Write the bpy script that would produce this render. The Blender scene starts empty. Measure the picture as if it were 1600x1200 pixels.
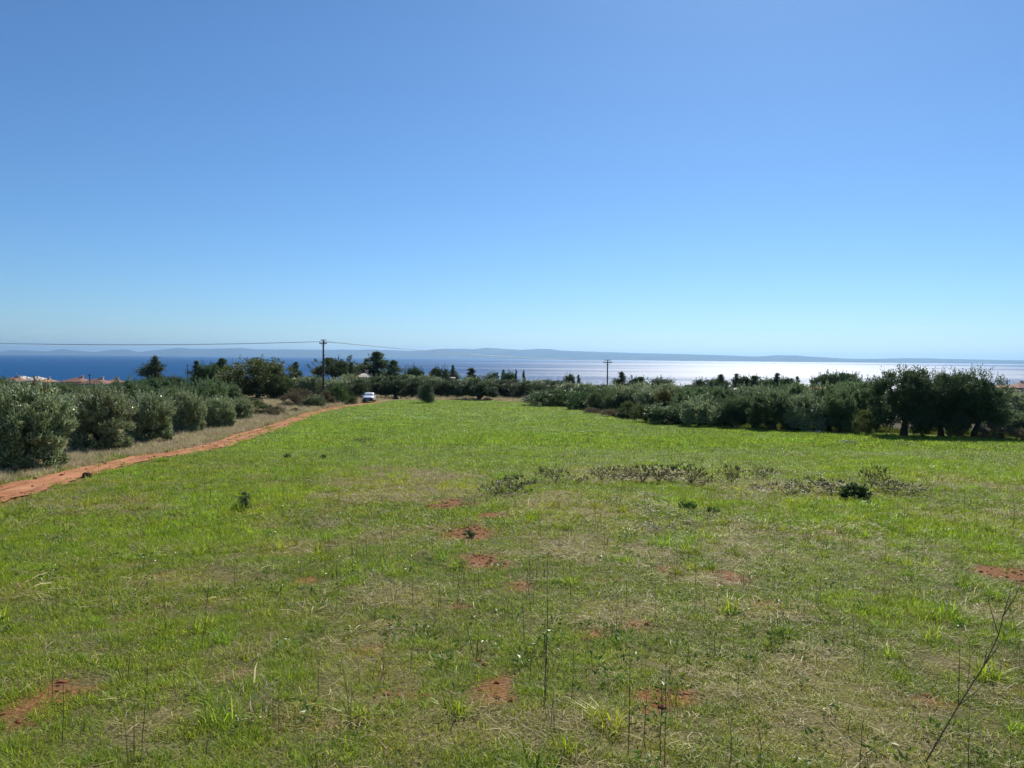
import bpy, bmesh, math, random
import numpy as np
from mathutils import Matrix, Vector

# ---------------------------------------------------------------- camera, sky, sun, exposure
scene = bpy.context.scene
col = scene.collection
R = math.radians
EYE = 1.6
PITCH, ROLL = R(1.99), R(0.5)
FPX = 1202.0                                   # focal length in photograph pixels (1600 wide)
cam_data = bpy.data.cameras.new('camera')
cam_data.sensor_fit = 'HORIZONTAL'
cam_data.sensor_width = 36.0
cam_data.lens = 36.0 * FPX / 1600.0
cam_data.clip_start = 0.05
cam_data.clip_end = 120000.0
cam = bpy.data.objects.new('camera', cam_data)
col.objects.link(cam)
CM = Matrix.Rotation(math.pi / 2 - PITCH, 3, 'X') @ Matrix.Rotation(ROLL, 3, 'Z')
cam.matrix_world = Matrix.Translation((0, 0, EYE)) @ CM.to_4x4()
scene.camera = cam

SUN_AZ, SUN_EL = R(19.0), R(40.0)              # azimuth measured from +Y towards +X
world = bpy.data.worlds.new('World')
scene.world = world
world.use_nodes = True
wn, wl = world.node_tree.nodes, world.node_tree.links
wn.clear()
sky = wn.new('ShaderNodeTexSky')
sky.sky_type = 'NISHITA'
sky.sun_disc = False
sky.sun_elevation = SUN_EL
sky.sun_rotation = SUN_AZ
sky.altitude = 60.0
sky.air_density = 0.9
sky.dust_density = 0.17
sky.ozone_density = 10.0
bg = wn.new('ShaderNodeBackground')
bg.inputs['Strength'].default_value = 0.092
out = wn.new('ShaderNodeOutputWorld')
wb = wn.new('ShaderNodeMix'); wb.data_type = 'RGBA'; wb.blend_type = 'MULTIPLY'   # the phone's white balance
wb.inputs[0].default_value = 1.0; wb.inputs[7].default_value = (0.93, 1.03, 1.02, 1)
wl.new(sky.outputs['Color'], wb.inputs[6])
# faint wisps of cloud low over the horizon, all the way round
wt = wn.new('ShaderNodeTexCoord'); wm = wn.new('ShaderNodeMapping'); wm.inputs['Scale'].default_value = (5.0, 5.0, 60.0)
wz = wn.new('ShaderNodeTexNoise'); wz.inputs['Scale'].default_value = 1.6; wz.inputs['Detail'].default_value = 7; wz.inputs['Roughness'].default_value = 0.6
wl.new(wt.outputs['Generated'], wm.inputs['Vector']); wl.new(wm.outputs[0], wz.inputs['Vector'])
wr = wn.new('ShaderNodeMapRange'); wr.inputs['From Min'].default_value = 0.58; wr.inputs['From Max'].default_value = 0.80; wr.inputs['To Max'].default_value = 0.30
wl.new(wz.outputs['Fac'], wr.inputs['Value'])
ws_ = wn.new('ShaderNodeSeparateXYZ'); wl.new(wt.outputs['Generated'], ws_.inputs[0])
wb2 = wn.new('ShaderNodeMapRange'); wb2.interpolation_type = 'SMOOTHSTEP'; wb2.inputs['From Min'].default_value = 0.075; wb2.inputs['From Max'].default_value = 0.03
wl.new(ws_.outputs['Z'], wb2.inputs['Value'])
wk = wn.new('ShaderNodeMath'); wk.operation = 'MULTIPLY'; wl.new(wr.outputs[0], wk.inputs[0]); wl.new(wb2.outputs[0], wk.inputs[1])
wc = wn.new('ShaderNodeMix'); wc.data_type = 'RGBA'; wc.inputs[7].default_value = (8.6, 9.0, 9.3, 1)
wl.new(wk.outputs[0], wc.inputs[0]); wl.new(wb.outputs[2], wc.inputs[6]); wl.new(wc.outputs[2], bg.inputs['Color'])
wl.new(bg.outputs['Background'], out.inputs['Surface'])

sun_data = bpy.data.lights.new('sun', 'SUN')
sun_data.energy = 5.0
sun_data.angle = R(0.53)
sun_data.color = (1.0, 0.945, 0.83)
sun = bpy.data.objects.new('sun', sun_data)
col.objects.link(sun)
sun_dir = Vector((math.sin(SUN_AZ) * math.cos(SUN_EL), math.cos(SUN_AZ) * math.cos(SUN_EL), math.sin(SUN_EL)))
sun.rotation_euler = sun_dir.to_track_quat('Z', 'Y').to_euler()
sun.location = (0, 0, 30)

scene.view_settings.view_transform = 'Standard'
scene.view_settings.look = 'None'
scene.view_settings.exposure = 0.2
scene.view_settings.gamma = 1.0
scene.cycles.max_bounces = 10
scene.cycles.diffuse_bounces = 6
scene.cycles.transmission_bounces = 6
scene.cycles.volume_bounces = 0
scene.cycles.transparent_max_bounces = 8

# ---------------------------------------------------------------- helpers
rng = np.random.default_rng(7)
random.seed(7)

def horizon(px):
    return 558.3 + 0.00873 * (px - 800)

def depth(y):
    """metres the land lies below the eye at forward distance y"""
    y = np.asarray(y, dtype=float)
    yn = np.clip(y, 0, None)
    near = EYE + 3.16 * (1 - np.exp(-yn / 30.0)) + 0.02 * yn
    t = np.clip(yn - 110.0, 0, None)
    tt = np.clip(t, 0, 70.0)
    near = near + 0.028 * (tt * tt / 140.0 + np.clip(t - 70.0, 0, None))
    back = np.clip(-y, 0, None)
    return near - 0.125 * 40 * (1 - np.exp(-back / 40.0))

def fhash(ix, iy, seed):
    n = (ix.astype(np.int64) * 374761393 + iy.astype(np.int64) * 668265263 + seed * 974634777) & 0x7fffffff
    n = ((n ^ (n >> 13)) * 1274126177) & 0x7fffffff
    n = n ^ (n >> 16)
    return (n & 0xffff) / 65535.0

def vnoise(x, y, seed=0):
    x = np.asarray(x, dtype=float); y = np.asarray(y, dtype=float)
    ix = np.floor(x).astype(np.int64); iy = np.floor(y).astype(np.int64)
    fx = x - ix; fy = y - iy
    fx = fx * fx * (3 - 2 * fx); fy = fy * fy * (3 - 2 * fy)
    a = fhash(ix, iy, seed); b = fhash(ix + 1, iy, seed)
    c = fhash(ix, iy + 1, seed); d = fhash(ix + 1, iy + 1, seed)
    return (a * (1 - fx) + b * fx) * (1 - fy) + (c * (1 - fx) + d * fx) * fy

def fbm(x, y, seed=0, octv=4):
    s = 0; a = 0.5; f = 1.0
    for o in range(octv):
        s = s + a * vnoise(np.asarray(x) * f + 17.3 * o, np.asarray(y) * f - 9.1 * o, seed + o)
        a *= 0.5; f *= 2.03
    return s / (1 - 0.5 ** octv)

def ground(x, y):
    x = np.asarray(x, dtype=float); y = np.asarray(y, dtype=float)
    z = EYE - depth(y)
    z = z + 0.05 * (fbm(x / 0.9, y / 0.9, 3, 3) - 0.5) + 0.22 * (fbm(x / 9.0, y / 9.0, 5, 2) - 0.5)
    far = np.clip((y - 170) / 200, 0, 1)
    z = z + far * 3.0 * (fbm(x / 90.0, y / 90.0, 8, 3) - 0.5)
    return z

def gz(x, y):
    return float(ground(x, y))

def hit(px, py):
    """point of the land seen at a photograph pixel"""
    d = CM @ Vector(((px - 800) / FPX, -(py - 600) / FPX, -1.0))
    lo, hi = 0.5, 400.0
    for _ in range(60):
        m = 0.5 * (lo + hi)
        if EYE + d.z / d.y * m > EYE - float(depth(m)):
            lo = m
        else:
            hi = m
    return Vector((d.x / d.y * lo, lo, 0))

def across(px, dist):
    """x of the vertical plane through pixel column px at forward distance dist"""
    return (px - 800) / FPX * dist

def ztop(px, py, dist):
    return EYE - dist * (py - horizon(px)) / FPX

def new_obj(name, me, parent=None, mat=None):
    o = bpy.data.objects.new(name, me)
    col.objects.link(o)
    if parent is not None:
        o.parent = parent
    if mat is not None and me is not None and len(me.materials) == 0:
        me.materials.append(mat)
    return o

def tag(o, label=None, cat=None, group=None, kind=None):
    if label: o['label'] = label
    if cat: o['category'] = cat
    if group: o['group'] = group
    if kind: o['kind'] = kind
    return o

def empty(name, loc=(0, 0, 0), rz=0.0, scale=(1, 1, 1)):
    o = bpy.data.objects.new(name, None)
    o.empty_display_size = 0.3
    col.objects.link(o)
    o.location = loc
    o.rotation_euler = (0, 0, rz)
    o.scale = scale
    return o

def np_mesh(name, verts, faces, mat=None, smooth=False):
    """verts (n,3); faces (m,k) array with one k, or a list of such arrays"""
    me = bpy.data.meshes.new(name)
    if not isinstance(faces, list):
        faces = [faces]
    me.vertices.add(len(verts))
    me.vertices.foreach_set('co', np.asarray(verts, dtype=np.float32).ravel())
    loops = np.concatenate([f.ravel() for f in faces]).astype(np.int32)
    tot = np.concatenate([np.full(len(f), f.shape[1]) for f in faces]).astype(np.int32)
    start = np.concatenate([[0], np.cumsum(tot)[:-1]]).astype(np.int32)
    me.loops.add(len(loops)); me.polygons.add(len(tot))
    me.loops.foreach_set('vertex_index', loops)
    me.polygons.foreach_set('loop_start', start)
    me.polygons.foreach_set('loop_total', tot)
    me.polygons.foreach_set('use_smooth', np.full(len(tot), smooth))
    me.update(calc_edges=True)
    if mat: me.materials.append(mat)
    return me

class MB:
    """collects boxes, tubes and prisms for one mesh"""
    def __init__(self):
        self.v, self.f = [], []
    def add(self, vs, fs):
        b = len(self.v)
        self.v += [tuple(p) for p in vs]
        self.f += [tuple(i + b for i in f) for f in fs]
        return self
    def box(self, x0, x1, y0, y1, z0, z1):
        return self.add([(x0, y0, z0), (x1, y0, z0), (x1, y1, z0), (x0, y1, z0), (x0, y0, z1), (x1, y0, z1), (x1, y1, z1), (x0, y1, z1)],
                        [(0, 3, 2, 1), (4, 5, 6, 7), (0, 1, 5, 4), (1, 2, 6, 5), (2, 3, 7, 6), (3, 0, 4, 7)])
    def tube(self, pts, rad, n=6, cap=True):
        pts = [Vector(p) for p in pts]
        if not hasattr(rad, '__len__'): rad = [rad] * len(pts)
        vs = []
        for i, p in enumerate(pts):
            t = (pts[min(i + 1, len(pts) - 1)] - pts[max(i - 1, 0)]).normalized()
            u = t.cross(Vector((0.31, 0.95, 0.05)))
            if u.length < 1e-3: u = t.cross(Vector((1, 0, 0)))
            u.normalize(); w = t.cross(u)
            for k in range(n):
                a = 2 * math.pi * k / n
                vs.append(p + (u * math.cos(a) + w * math.sin(a)) * rad[i])
        fs = []
        for i in range(len(pts) - 1):
            for k in range(n):
                fs.append((i * n + k, i * n + (k + 1) % n, (i + 1) * n + (k + 1) % n, (i + 1) * n + k))
        if cap:
            fs.append(tuple(range(n))[::-1]); fs.append(tuple((len(pts) - 1) * n + k for k in range(n)))
        return self.add(vs, fs)
    def mesh(self, name, mat=None, smooth=False):
        me = bpy.data.meshes.new(name)
        me.from_pydata(self.v, [], self.f)
        me.update()
        bm = bmesh.new(); bm.from_mesh(me)
        bmesh.ops.recalc_face_normals(bm, faces=bm.faces[:])
        bm.to_mesh(me); bm.free()
        if smooth:
            for p in me.polygons: p.use_smooth = True
        if mat: me.materials.append(mat)
        return me
    def build(self, name, mat, parent=None, smooth=False):
        return new_obj(name, self.mesh(name, mat, smooth), parent)

# ---------------------------------------------------------------- materials
def mat_new(name):
    m = bpy.data.materials.new(name)
    m.use_nodes = True
    m.node_tree.nodes.clear()
    return m, m.node_tree.nodes, m.node_tree.links

def simple(name, colour, rough=0.6, metal=0.0, noise=0.12, scale=8.0, spec=0.5):
    m, n, l = mat_new(name)
    o = n.new('ShaderNodeOutputMaterial'); b = n.new('ShaderNodeBsdfPrincipled')
    b.inputs['Roughness'].default_value = rough
    b.inputs['Metallic'].default_value = metal
    b.inputs['Specular IOR Level'].default_value = spec
    tc = n.new('ShaderNodeTexCoord'); nz = n.new('ShaderNodeTexNoise')
    nz.inputs['Scale'].default_value = scale; nz.inputs['Detail'].default_value = 5
    l.new(tc.outputs['Object'], nz.inputs['Vector'])
    mx = n.new('ShaderNodeMix'); mx.data_type = 'RGBA'
    mx.inputs[6].default_value = tuple(c * (1 - noise) for c in colour) + (1,)
    mx.inputs[7].default_value = tuple(min(1, c * (1 + noise)) for c in colour) + (1,)
    l.new(nz.outputs['Fac'], mx.inputs[0]); l.new(mx.outputs[2], b.inputs['Base Color'])
    l.new(b.outputs[0], o.inputs['Surface'])
    return m

def leaf_mat(name, dark, light, trans=0.3, rough=0.5, gloss=0.25, hue=0.02, val=0.25, tint_attr=False, third=None):
    """leaves: colour varies from leaf to leaf and from plant to plant, some light passes through"""
    m, n, l = mat_new(name)
    o = n.new('ShaderNodeOutputMaterial')
    geo = n.new('ShaderNodeNewGeometry')
    oi = n.new('ShaderNodeObjectInfo')
    ramp = n.new('ShaderNodeValToRGB')
    ramp.color_ramp.elements[0].color = dark + (1,)
    ramp.color_ramp.elements[1].color = light + (1,)
    if third is not None:
        e = ramp.color_ramp.elements.new(0.72); e.color = light + (1,)
        ramp.color_ramp.elements[-1].color = third + (1,)
    l.new(geo.outputs['Random Per Island'], ramp.inputs['Fac'])
    colour = ramp.outputs['Color']
    if tint_attr:
        at = n.new('ShaderNodeAttribute'); at.attribute_type = 'INSTANCER'; at.attribute_name = 'tint'
        mx = n.new('ShaderNodeMix'); mx.data_type = 'RGBA'; mx.blend_type = 'MULTIPLY'
        mx.inputs[0].default_value = 1.0
        l.new(colour, mx.inputs[6]); l.new(at.outputs['Color'], mx.inputs[7])
        colour = mx.outputs[2]
    hs = n.new('ShaderNodeHueSaturation')
    def rmap(lo, hi, src):
        r = n.new('ShaderNodeMapRange')
        r.inputs['To Min'].default_value = lo; r.inputs['To Max'].default_value = hi
        l.new(src, r.inputs['Value']); return r.outputs['Result']
    l.new(rmap(0.5 - hue, 0.5 + hue, oi.outputs['Random']), hs.inputs['Hue'])
    mul = n.new('ShaderNodeMath'); mul.operation = 'MULTIPLY'; mul.inputs[1].default_value = 7.31
    fr = n.new('ShaderNodeMath'); fr.operation = 'FRACT'
    l.new(oi.outputs['Random'], mul.inputs[0]); l.new(mul.outputs[0], fr.inputs[0])
    l.new(rmap(1 - val, 1 + val, fr.outputs[0]), hs.inputs['Value'])
    l.new(colour, hs.inputs['Color'])
    p = n.new('ShaderNodeBsdfPrincipled')
    p.inputs['Roughness'].default_value = rough
    p.inputs['Specular IOR Level'].default_value = gloss
    l.new(hs.outputs['Color'], p.inputs['Base Color'])
    t = n.new('ShaderNodeBsdfTranslucent')
    l.new(hs.outputs['Color'], t.inputs['Color'])
    mix = n.new('ShaderNodeMixShader'); mix.inputs[0].default_value = trans
    l.new(p.outputs[0], mix.inputs[1]); l.new(t.outputs[0], mix.inputs[2])
    l.new(mix.outputs[0], o.inputs['Surface'])
    return m

M = {}
M['olive_leaf'] = leaf_mat('olive_leaf', (0.085, 0.122, 0.046), (0.42, 0.48, 0.245), 0.28, 0.34, 0.6, 0.014, 0.16, third=(0.60, 0.65, 0.40))
M['dark_olive_leaf'] = leaf_mat('dark_olive_leaf', (0.085, 0.135, 0.056), (0.195, 0.262, 0.112), 0.44, 0.42, 0.45, 0.018, 0.25)
M['old_olive_leaf'] = leaf_mat('old_olive_leaf', (0.050, 0.082, 0.035), (0.125, 0.170, 0.072), 0.36, 0.45, 0.4, 0.012, 0.12)
M['pine_leaf'] = leaf_mat('pine_leaf', (0.055, 0.090, 0.034), (0.120, 0.175, 0.060), 0.38, 0.55, 0.3, 0.02, 0.22)
M['broad_leaf'] = leaf_mat('broad_leaf', (0.070, 0.098, 0.034), (0.155, 0.190, 0.060), 0.40, 0.5, 0.3, 0.02, 0.15)
M['yellow_leaf'] = leaf_mat('yellow_leaf', (0.075, 0.080, 0.022), (0.19, 0.155, 0.045), 0.35, 0.5, 0.3, 0.02, 0.12)
M['mastic_leaf'] = leaf_mat('mastic_leaf', (0.048, 0.092, 0.026), (0.11, 0.178, 0.050), 0.36, 0.45, 0.4, 0.012, 0.15)
M['brush_leaf'] = leaf_mat('brush_leaf', (0.10, 0.085, 0.05), (0.24, 0.20, 0.12), 0.3, 0.7, 0.1, 0.015, 0.2)
M['bramble_leaf'] = leaf_mat('bramble_leaf', (0.050, 0.064, 0.020), (0.135, 0.145, 0.055), 0.35, 0.45, 0.4, 0.02, 0.2, third=(0.21, 0.155, 0.09))
M['weed_leaf'] = leaf_mat('weed_leaf', (0.085, 0.19, 0.018), (0.16, 0.31, 0.035), 0.4, 0.45, 0.3, 0.015, 0.15)
M['grass_blade'] = leaf_mat('grass_blade', (0.150, 0.205, 0.020), (0.36, 0.43, 0.055), 0.55, 0.45, 0.35, 0.018, 0.22, tint_attr=True)
M['straw'] = leaf_mat('straw', (0.21, 0.160, 0.055), (0.60, 0.505, 0.215), 0.25, 0.6, 0.25, 0.012, 0.2)
M['dry_grass'] = leaf_mat('dry_grass', (0.27, 0.21, 0.105), (0.66, 0.58, 0.36), 0.45, 0.6, 0.2, 0.015, 0.25)
M['small_weed'] = leaf_mat('small_weed', (0.12, 0.18, 0.025), (0.26, 0.34, 0.06), 0.35, 0.4, 0.4, 0.03, 0.25)
M['weed_stem'] = leaf_mat('weed_stem', (0.075, 0.065, 0.030), (0.19, 0.165, 0.08), 0.2, 0.7, 0.1, 0.02, 0.25)
M['bark'] = simple('bark', (0.085, 0.070, 0.055), 0.9, noise=0.4, scale=14)
M['dead_wood'] = simple('dead_wood', (0.11, 0.085, 0.052), 0.9, noise=0.4, scale=20)
M['green_twig'] = simple('green_twig', (0.19, 0.15, 0.08), 0.8, noise=0.35, scale=20)
M['pole_wood'] = simple('pole_wood', (0.065, 0.052, 0.042), 0.85, noise=0.3, scale=3)
M['weathered_wood'] = simple('weathered_wood', (0.30, 0.22, 0.17), 0.85, noise=0.2, scale=3)
M['porcelain'] = simple('porcelain', (0.35, 0.22, 0.15), 0.25, noise=0.1)
M['wire'] = simple('wire', (0.10, 0.10, 0.105), 0.5, metal=0.6, noise=0.1)
M['soil'] = simple('soil', (0.24, 0.10, 0.046), 0.95, noise=0.35, scale=10, spec=0.1)

def ground_material():
    m, n, l = mat_new('meadow_ground')
    o = n.new('ShaderNodeOutputMaterial'); b = n.new('ShaderNodeBsdfPrincipled')
    b.inputs['Roughness'].default_value = 0.95
    b.inputs['Specular IOR Level'].default_value = 0.1
    tc = n.new('ShaderNodeTexCoord')
    def noise(scale, detail=4, vec=None):
        z = n.new('ShaderNodeTexNoise'); z.inputs['Scale'].default_value = scale; z.inputs['Detail'].default_value = detail
        l.new(vec or tc.outputs['Object'], z.inputs['Vector']); return z.outputs['Fac']
    def ramp(src, stops):
        r = n.new('ShaderNodeValToRGB')
        r.color_ramp.elements[0].position = stops[0][0]; r.color_ramp.elements[0].color = stops[0][1] + (1,)
        r.color_ramp.elements[1].position = stops[-1][0]; r.color_ramp.elements[1].color = stops[-1][1] + (1,)
        for p, c in stops[1:-1]:
            e = r.color_ramp.elements.new(p); e.color = c + (1,)
        l.new(src, r.inputs['Fac']); return r.outputs['Color']
    def mix(f, a, c):
        x = n.new('ShaderNodeMix'); x.data_type = 'RGBA'
        l.new(f, x.inputs[0]); l.new(a, x.inputs[6]); l.new(c, x.inputs[7]); return x.outputs[2]
    def attr(name):
        a = n.new('ShaderNodeAttribute'); a.attribute_name = name; return a.outputs['Fac']
    def mod(a, nz, k):
        # attribute broken up by noise: clamp(a + (noise-0.5)*k)
        s = n.new('ShaderNodeMath'); s.operation = 'MULTIPLY_ADD'; s.inputs[1].default_value = k; s.inputs[2].default_value = -0.5 * k
        l.new(nz, s.inputs[0])
        ab = n.new('ShaderNodeMath'); ab.operation = 'MULTIPLY'       # noise only where attribute is present
        l.new(a, ab.inputs[0]); l.new(s.outputs[0], ab.inputs[1])
        ad = n.new('ShaderNodeMath'); ad.operation = 'ADD'; ad.use_clamp = True
        l.new(a, ad.inputs[0]); l.new(ab.outputs[0], ad.inputs[1]); return ad.outputs[0]
    fine, mid, big = noise(38, 6), noise(6.5, 5), noise(0.55, 4)
    turf = ramp(fine, [(0.3, (0.050, 0.045, 0.018)), (0.5, (0.110, 0.105, 0.035)), (0.7, (0.22, 0.18, 0.085))])
    lime = ramp(mid, [(0.3, (0.14, 0.210, 0.038)), (0.7, (0.23, 0.295, 0.062))])
    green = ramp(mid, [(0.3, (0.135, 0.215, 0.075)), (0.7, (0.235, 0.31, 0.115))])
    dry = ramp(fine, [(0.3, (0.145, 0.115, 0.05)), (0.7, (0.32, 0.265, 0.135))])
    tan = ramp(fine, [(0.3, (0.20, 0.150, 0.080)), (0.7, (0.42, 0.345, 0.20))])
    soil = ramp(fine, [(0.28, (0.12, 0.048, 0.020)), (0.72, (0.33, 0.158, 0.070))])
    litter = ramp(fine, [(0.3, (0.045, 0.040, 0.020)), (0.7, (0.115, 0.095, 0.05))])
    c = mix(attr('green'), turf, green)
    c = mix(mod(attr('lime'), mid, 0.8), c, lime)
    c = mix(mod(attr('dry'), mid, 1.4), c, dry)
    c = mix(attr('tan'), c, tan)
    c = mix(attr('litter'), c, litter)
    c = mix(mod(attr('soil'), mid, 0.9), c, soil)
    l.new(c, b.inputs['Base Color'])
    bp = n.new('ShaderNodeBump'); bp.inputs['Strength'].default_value = 0.8; bp.inputs['Distance'].default_value = 0.03
    l.new(fine, bp.inputs['Height']); l.new(bp.outputs['Normal'], b.inputs['Normal'])
    l.new(b.outputs[0], o.inputs['Surface'])
    return m

def road_material():
    m, n, l = mat_new('red_earth')
    o = n.new('ShaderNodeOutputMaterial'); b = n.new('ShaderNodeBsdfPrincipled')
    b.inputs['Roughness'].default_value = 0.95; b.inputs['Specular IOR Level'].default_value = 0.1
    tc = n.new('ShaderNodeTexCoord')
    mp = n.new('ShaderNodeMapping'); mp.inputs['Scale'].default_value = (2.6, 0.35, 1)
    l.new(tc.outputs['Object'], mp.inputs['Vector'])
    z1 = n.new('ShaderNodeTexNoise'); z1.inputs['Scale'].default_value = 1.3; z1.inputs['Detail'].default_value = 6
    l.new(mp.outputs[0], z1.inputs['Vector'])
    z2 = n.new('ShaderNodeTexNoise'); z2.inputs['Scale'].default_value = 22; z2.inputs['Detail'].default_value = 5
    l.new(tc.outputs['Object'], z2.inputs['Vector'])
    r = n.new('ShaderNodeValToRGB')
    r.color_ramp.elements[0].position = 0.3; r.color_ramp.elements[0].color = (0.26, 0.098, 0.046, 1)
    r.color_ramp.elements[1].position = 0.72; r.color_ramp.elements[1].color = (0.54, 0.275, 0.145, 1)
    av = n.new('ShaderNodeMix'); av.data_type = 'FLOAT'; av.inputs[0].default_value = 0.4
    l.new(z1.outputs['Fac'], av.inputs[2]); l.new(z2.outputs['Fac'], av.inputs[3])
    l.new(av.outputs[0], r.inputs['Fac']); l.new(r.outputs['Color'], b.inputs['Base Color'])
    bp = n.new('ShaderNodeBump'); bp.inputs['Strength'].default_value = 0.9; bp.inputs['Distance'].default_value = 0.05
    l.new(av.outputs[0], bp.inputs['Height']); l.new(bp.outputs['Normal'], b.inputs['Normal'])
    l.new(b.outputs[0], o.inputs['Surface'])
    return m

def sea_material():
    m, n, l = mat_new('sea_water')
    o = n.new('ShaderNodeOutputMaterial')
    body = n.new('ShaderNodeBsdfDiffuse'); body.inputs['Color'].default_value = (0.006, 0.070, 0.200, 1)
    gl = n.new('ShaderNodeBsdfGlossy'); gl.distribution = 'BECKMANN'; gl.inputs['Color'].default_value = (1, 1, 1, 1)
    mix = n.new('ShaderNodeMixShader'); mix.inputs[0].default_value = 0.072
    tc = n.new('ShaderNodeTexCoord')
    def noise(sx, sy, detail, rough):
        mp = n.new('ShaderNodeMapping'); mp.inputs['Scale'].default_value = (sx, sy, 1)
        l.new(tc.outputs['Object'], mp.inputs['Vector'])
        z = n.new('ShaderNodeTexNoise'); z.inputs['Scale'].default_value = 1.0; z.inputs['Detail'].default_value = detail; z.inputs['Roughness'].default_value = rough
        l.new(mp.outputs[0], z.inputs['Vector']); return z.outputs['Fac']
    l1 = noise(0.00022, 0.0016, 5, 0.62); l2 = noise(0.00005, 0.00032, 3, 0.5)
    lm = n.new('ShaderNodeMath'); lm.operation = 'MULTIPLY_ADD'; lm.inputs[1].default_value = 0.55
    lk = n.new('ShaderNodeMath'); lk.operation = 'MULTIPLY'; lk.inputs[1].default_value = 0.45
    l.new(l2, lk.inputs[0]); l.new(l1, lm.inputs[0]); l.new(lk.outputs[0], lm.inputs[2])
    lanes = lm.outputs[0]                          # wind lanes: smoother and rougher bands of water
    rr = n.new('ShaderNodeMapRange')
    rr.inputs['From Min'].default_value = 0.40; rr.inputs['From Max'].default_value = 0.56
    rr.inputs['To Min'].default_value = 0.44; rr.inputs['To Max'].default_value = 0.585
    l.new(lanes, rr.inputs['Value']); l.new(rr.outputs[0], gl.inputs['Roughness'])
    chop = noise(0.045, 0.020, 7, 0.7)
    bp = n.new('ShaderNodeBump'); bp.inputs['Strength'].default_value = 0.8; bp.inputs['Distance'].default_value = 4.0
    l.new(chop, bp.inputs['Height']); l.new(bp.outputs['Normal'], gl.inputs['Normal'])
    l.new(body.outputs[0], mix.inputs[1]); l.new(gl.outputs[0], mix.inputs[2])
    l.new(mix.outputs[0], o.inputs['Surface'])
    return m

def hill_material():
    m, n, l = mat_new('far_hill')
    o = n.new('ShaderNodeOutputMaterial'); b = n.new('ShaderNodeBsdfPrincipled')
    b.inputs['Roughness'].default_value = 1.0; b.inputs['Specular IOR Level'].default_value = 0.0
    tc = n.new('ShaderNodeTexCoord'); z = n.new('ShaderNodeTexNoise')
    z.inputs['Scale'].default_value = 0.0012; z.inputs['Detail'].default_value = 6
    l.new(tc.outputs['Object'], z.inputs['Vector'])
    r = n.new('ShaderNodeValToRGB')
    r.color_ramp.elements[0].position = 0.35; r.color_ramp.elements[0].color = (0.05, 0.07, 0.03, 1)
    r.color_ramp.elements[1].position = 0.7; r.color_ramp.elements[1].color = (0.12, 0.115, 0.065, 1)
    l.new(z.outputs['Fac'], r.inputs['Fac']); l.new(r.outputs['Color'], b.inputs['Base Color'])
    l.new(b.outputs[0], o.inputs['Surface'])
    return m

M['ground'] = ground_material()
M['road'] = road_material()
M['sea'] = sea_material()
M['hill'] = hill_material()

# ---------------------------------------------------------------- lay of the land: road edges, field edge, patches
road_up = [(-160, 800), (-80, 775), (0, 757), (50, 749), (100, 737), (150, 726), (200, 718), (250, 709), (320, 693), (375, 674), (420, 664), (470, 647), (500, 640), (545, 632.5), (583, 628.5)]
road_lo = [(-160, 850), (-80, 817), (0, 790), (50, 776), (100, 761), (150, 746), (200, 732), (250, 720), (320, 707), (375, 695), (420, 678), (470, 661), (505, 646), (550, 636.5), (592, 631.5)]
RL = np.array([hit(*p)[:2] for p in road_up]); RR = np.array([hit(*p)[:2] for p in road_lo])
_y = np.linspace(3, 118, 120); _l = np.interp(_y, RL[:, 1], RL[:, 0]); _r = np.interp(_y, RR[:, 1], RR[:, 0]); _w = _r - _l
RL = np.stack([_l + .10 * _w, _y], -1); RR = np.stack([_r - .16 * _w, _y], -1)
def road_x(y):
    return np.interp(y, RL[:, 1], RL[:, 0]), np.interp(y, RR[:, 1], RR[:, 0])
edge_px = [(1900, 696), (1600, 685), (1450, 681), (1300, 674), (1180, 669), (1060, 661), (975, 655), (920, 645), (880, 636), (830, 630), (760, 625.5), (690, 624)]
ED = np.array([hit(*p)[:2] for p in edge_px])
def edge_x(y):
    return np.interp(y, ED[:, 1], ED[:, 0], left=60 + 0 * 1.0, right=ED[-1, 0])
FIELD_END = 130.0

def sstep(a, b, t):
    t = np.clip((t - a) / (b - a), 0, 1)
    return t * t * (3 - 2 * t)

def blobs(lst, x, y, seed, rag=0.8):
    """soft patches given as (px, py, width, height) in photograph pixels, laid out on the land"""
    s = np.zeros_like(x)
    wob = fbm(x / 0.35, y / 0.35, seed, 3) - 0.5
    wob2 = fbm(x / 2.2, y / 2.2, seed + 9, 3) - 0.5
    for px, py, w, h in lst:
        if (px, py, w, h) not in BLOB:
            c = hit(px, py); a = hit(px, py - h / 2); b = hit(px, py + h / 2)
            BLOB[(px, py, w, h)] = (c.x, 0.5 * (a.y + b.y), (0.98 if lst is SOIL else 1) * w / 2 * c.y / FPX, (0.98 if lst is SOIL else 1) * max(0.5 * (a.y - b.y), 0.12))
        cx, cy, rx, ry = BLOB[(px, py, w, h)]
        k = np.nonzero((np.abs(x - cx) < 2.2 * rx + 0.3) & (np.abs(y - cy) < 2.2 * ry + 0.3))[0]
        if not len(k): continue
        q = np.sqrt(((x[k] - cx) / rx) ** 2 + ((y[k] - cy) / ry) ** 2) + rag * (wob[k] + wob2[k]) * 1.2
        s[k] = np.maximum(s[k], 1 - sstep(0.62, 1.12, q))
    return s
BLOB = {}

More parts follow.
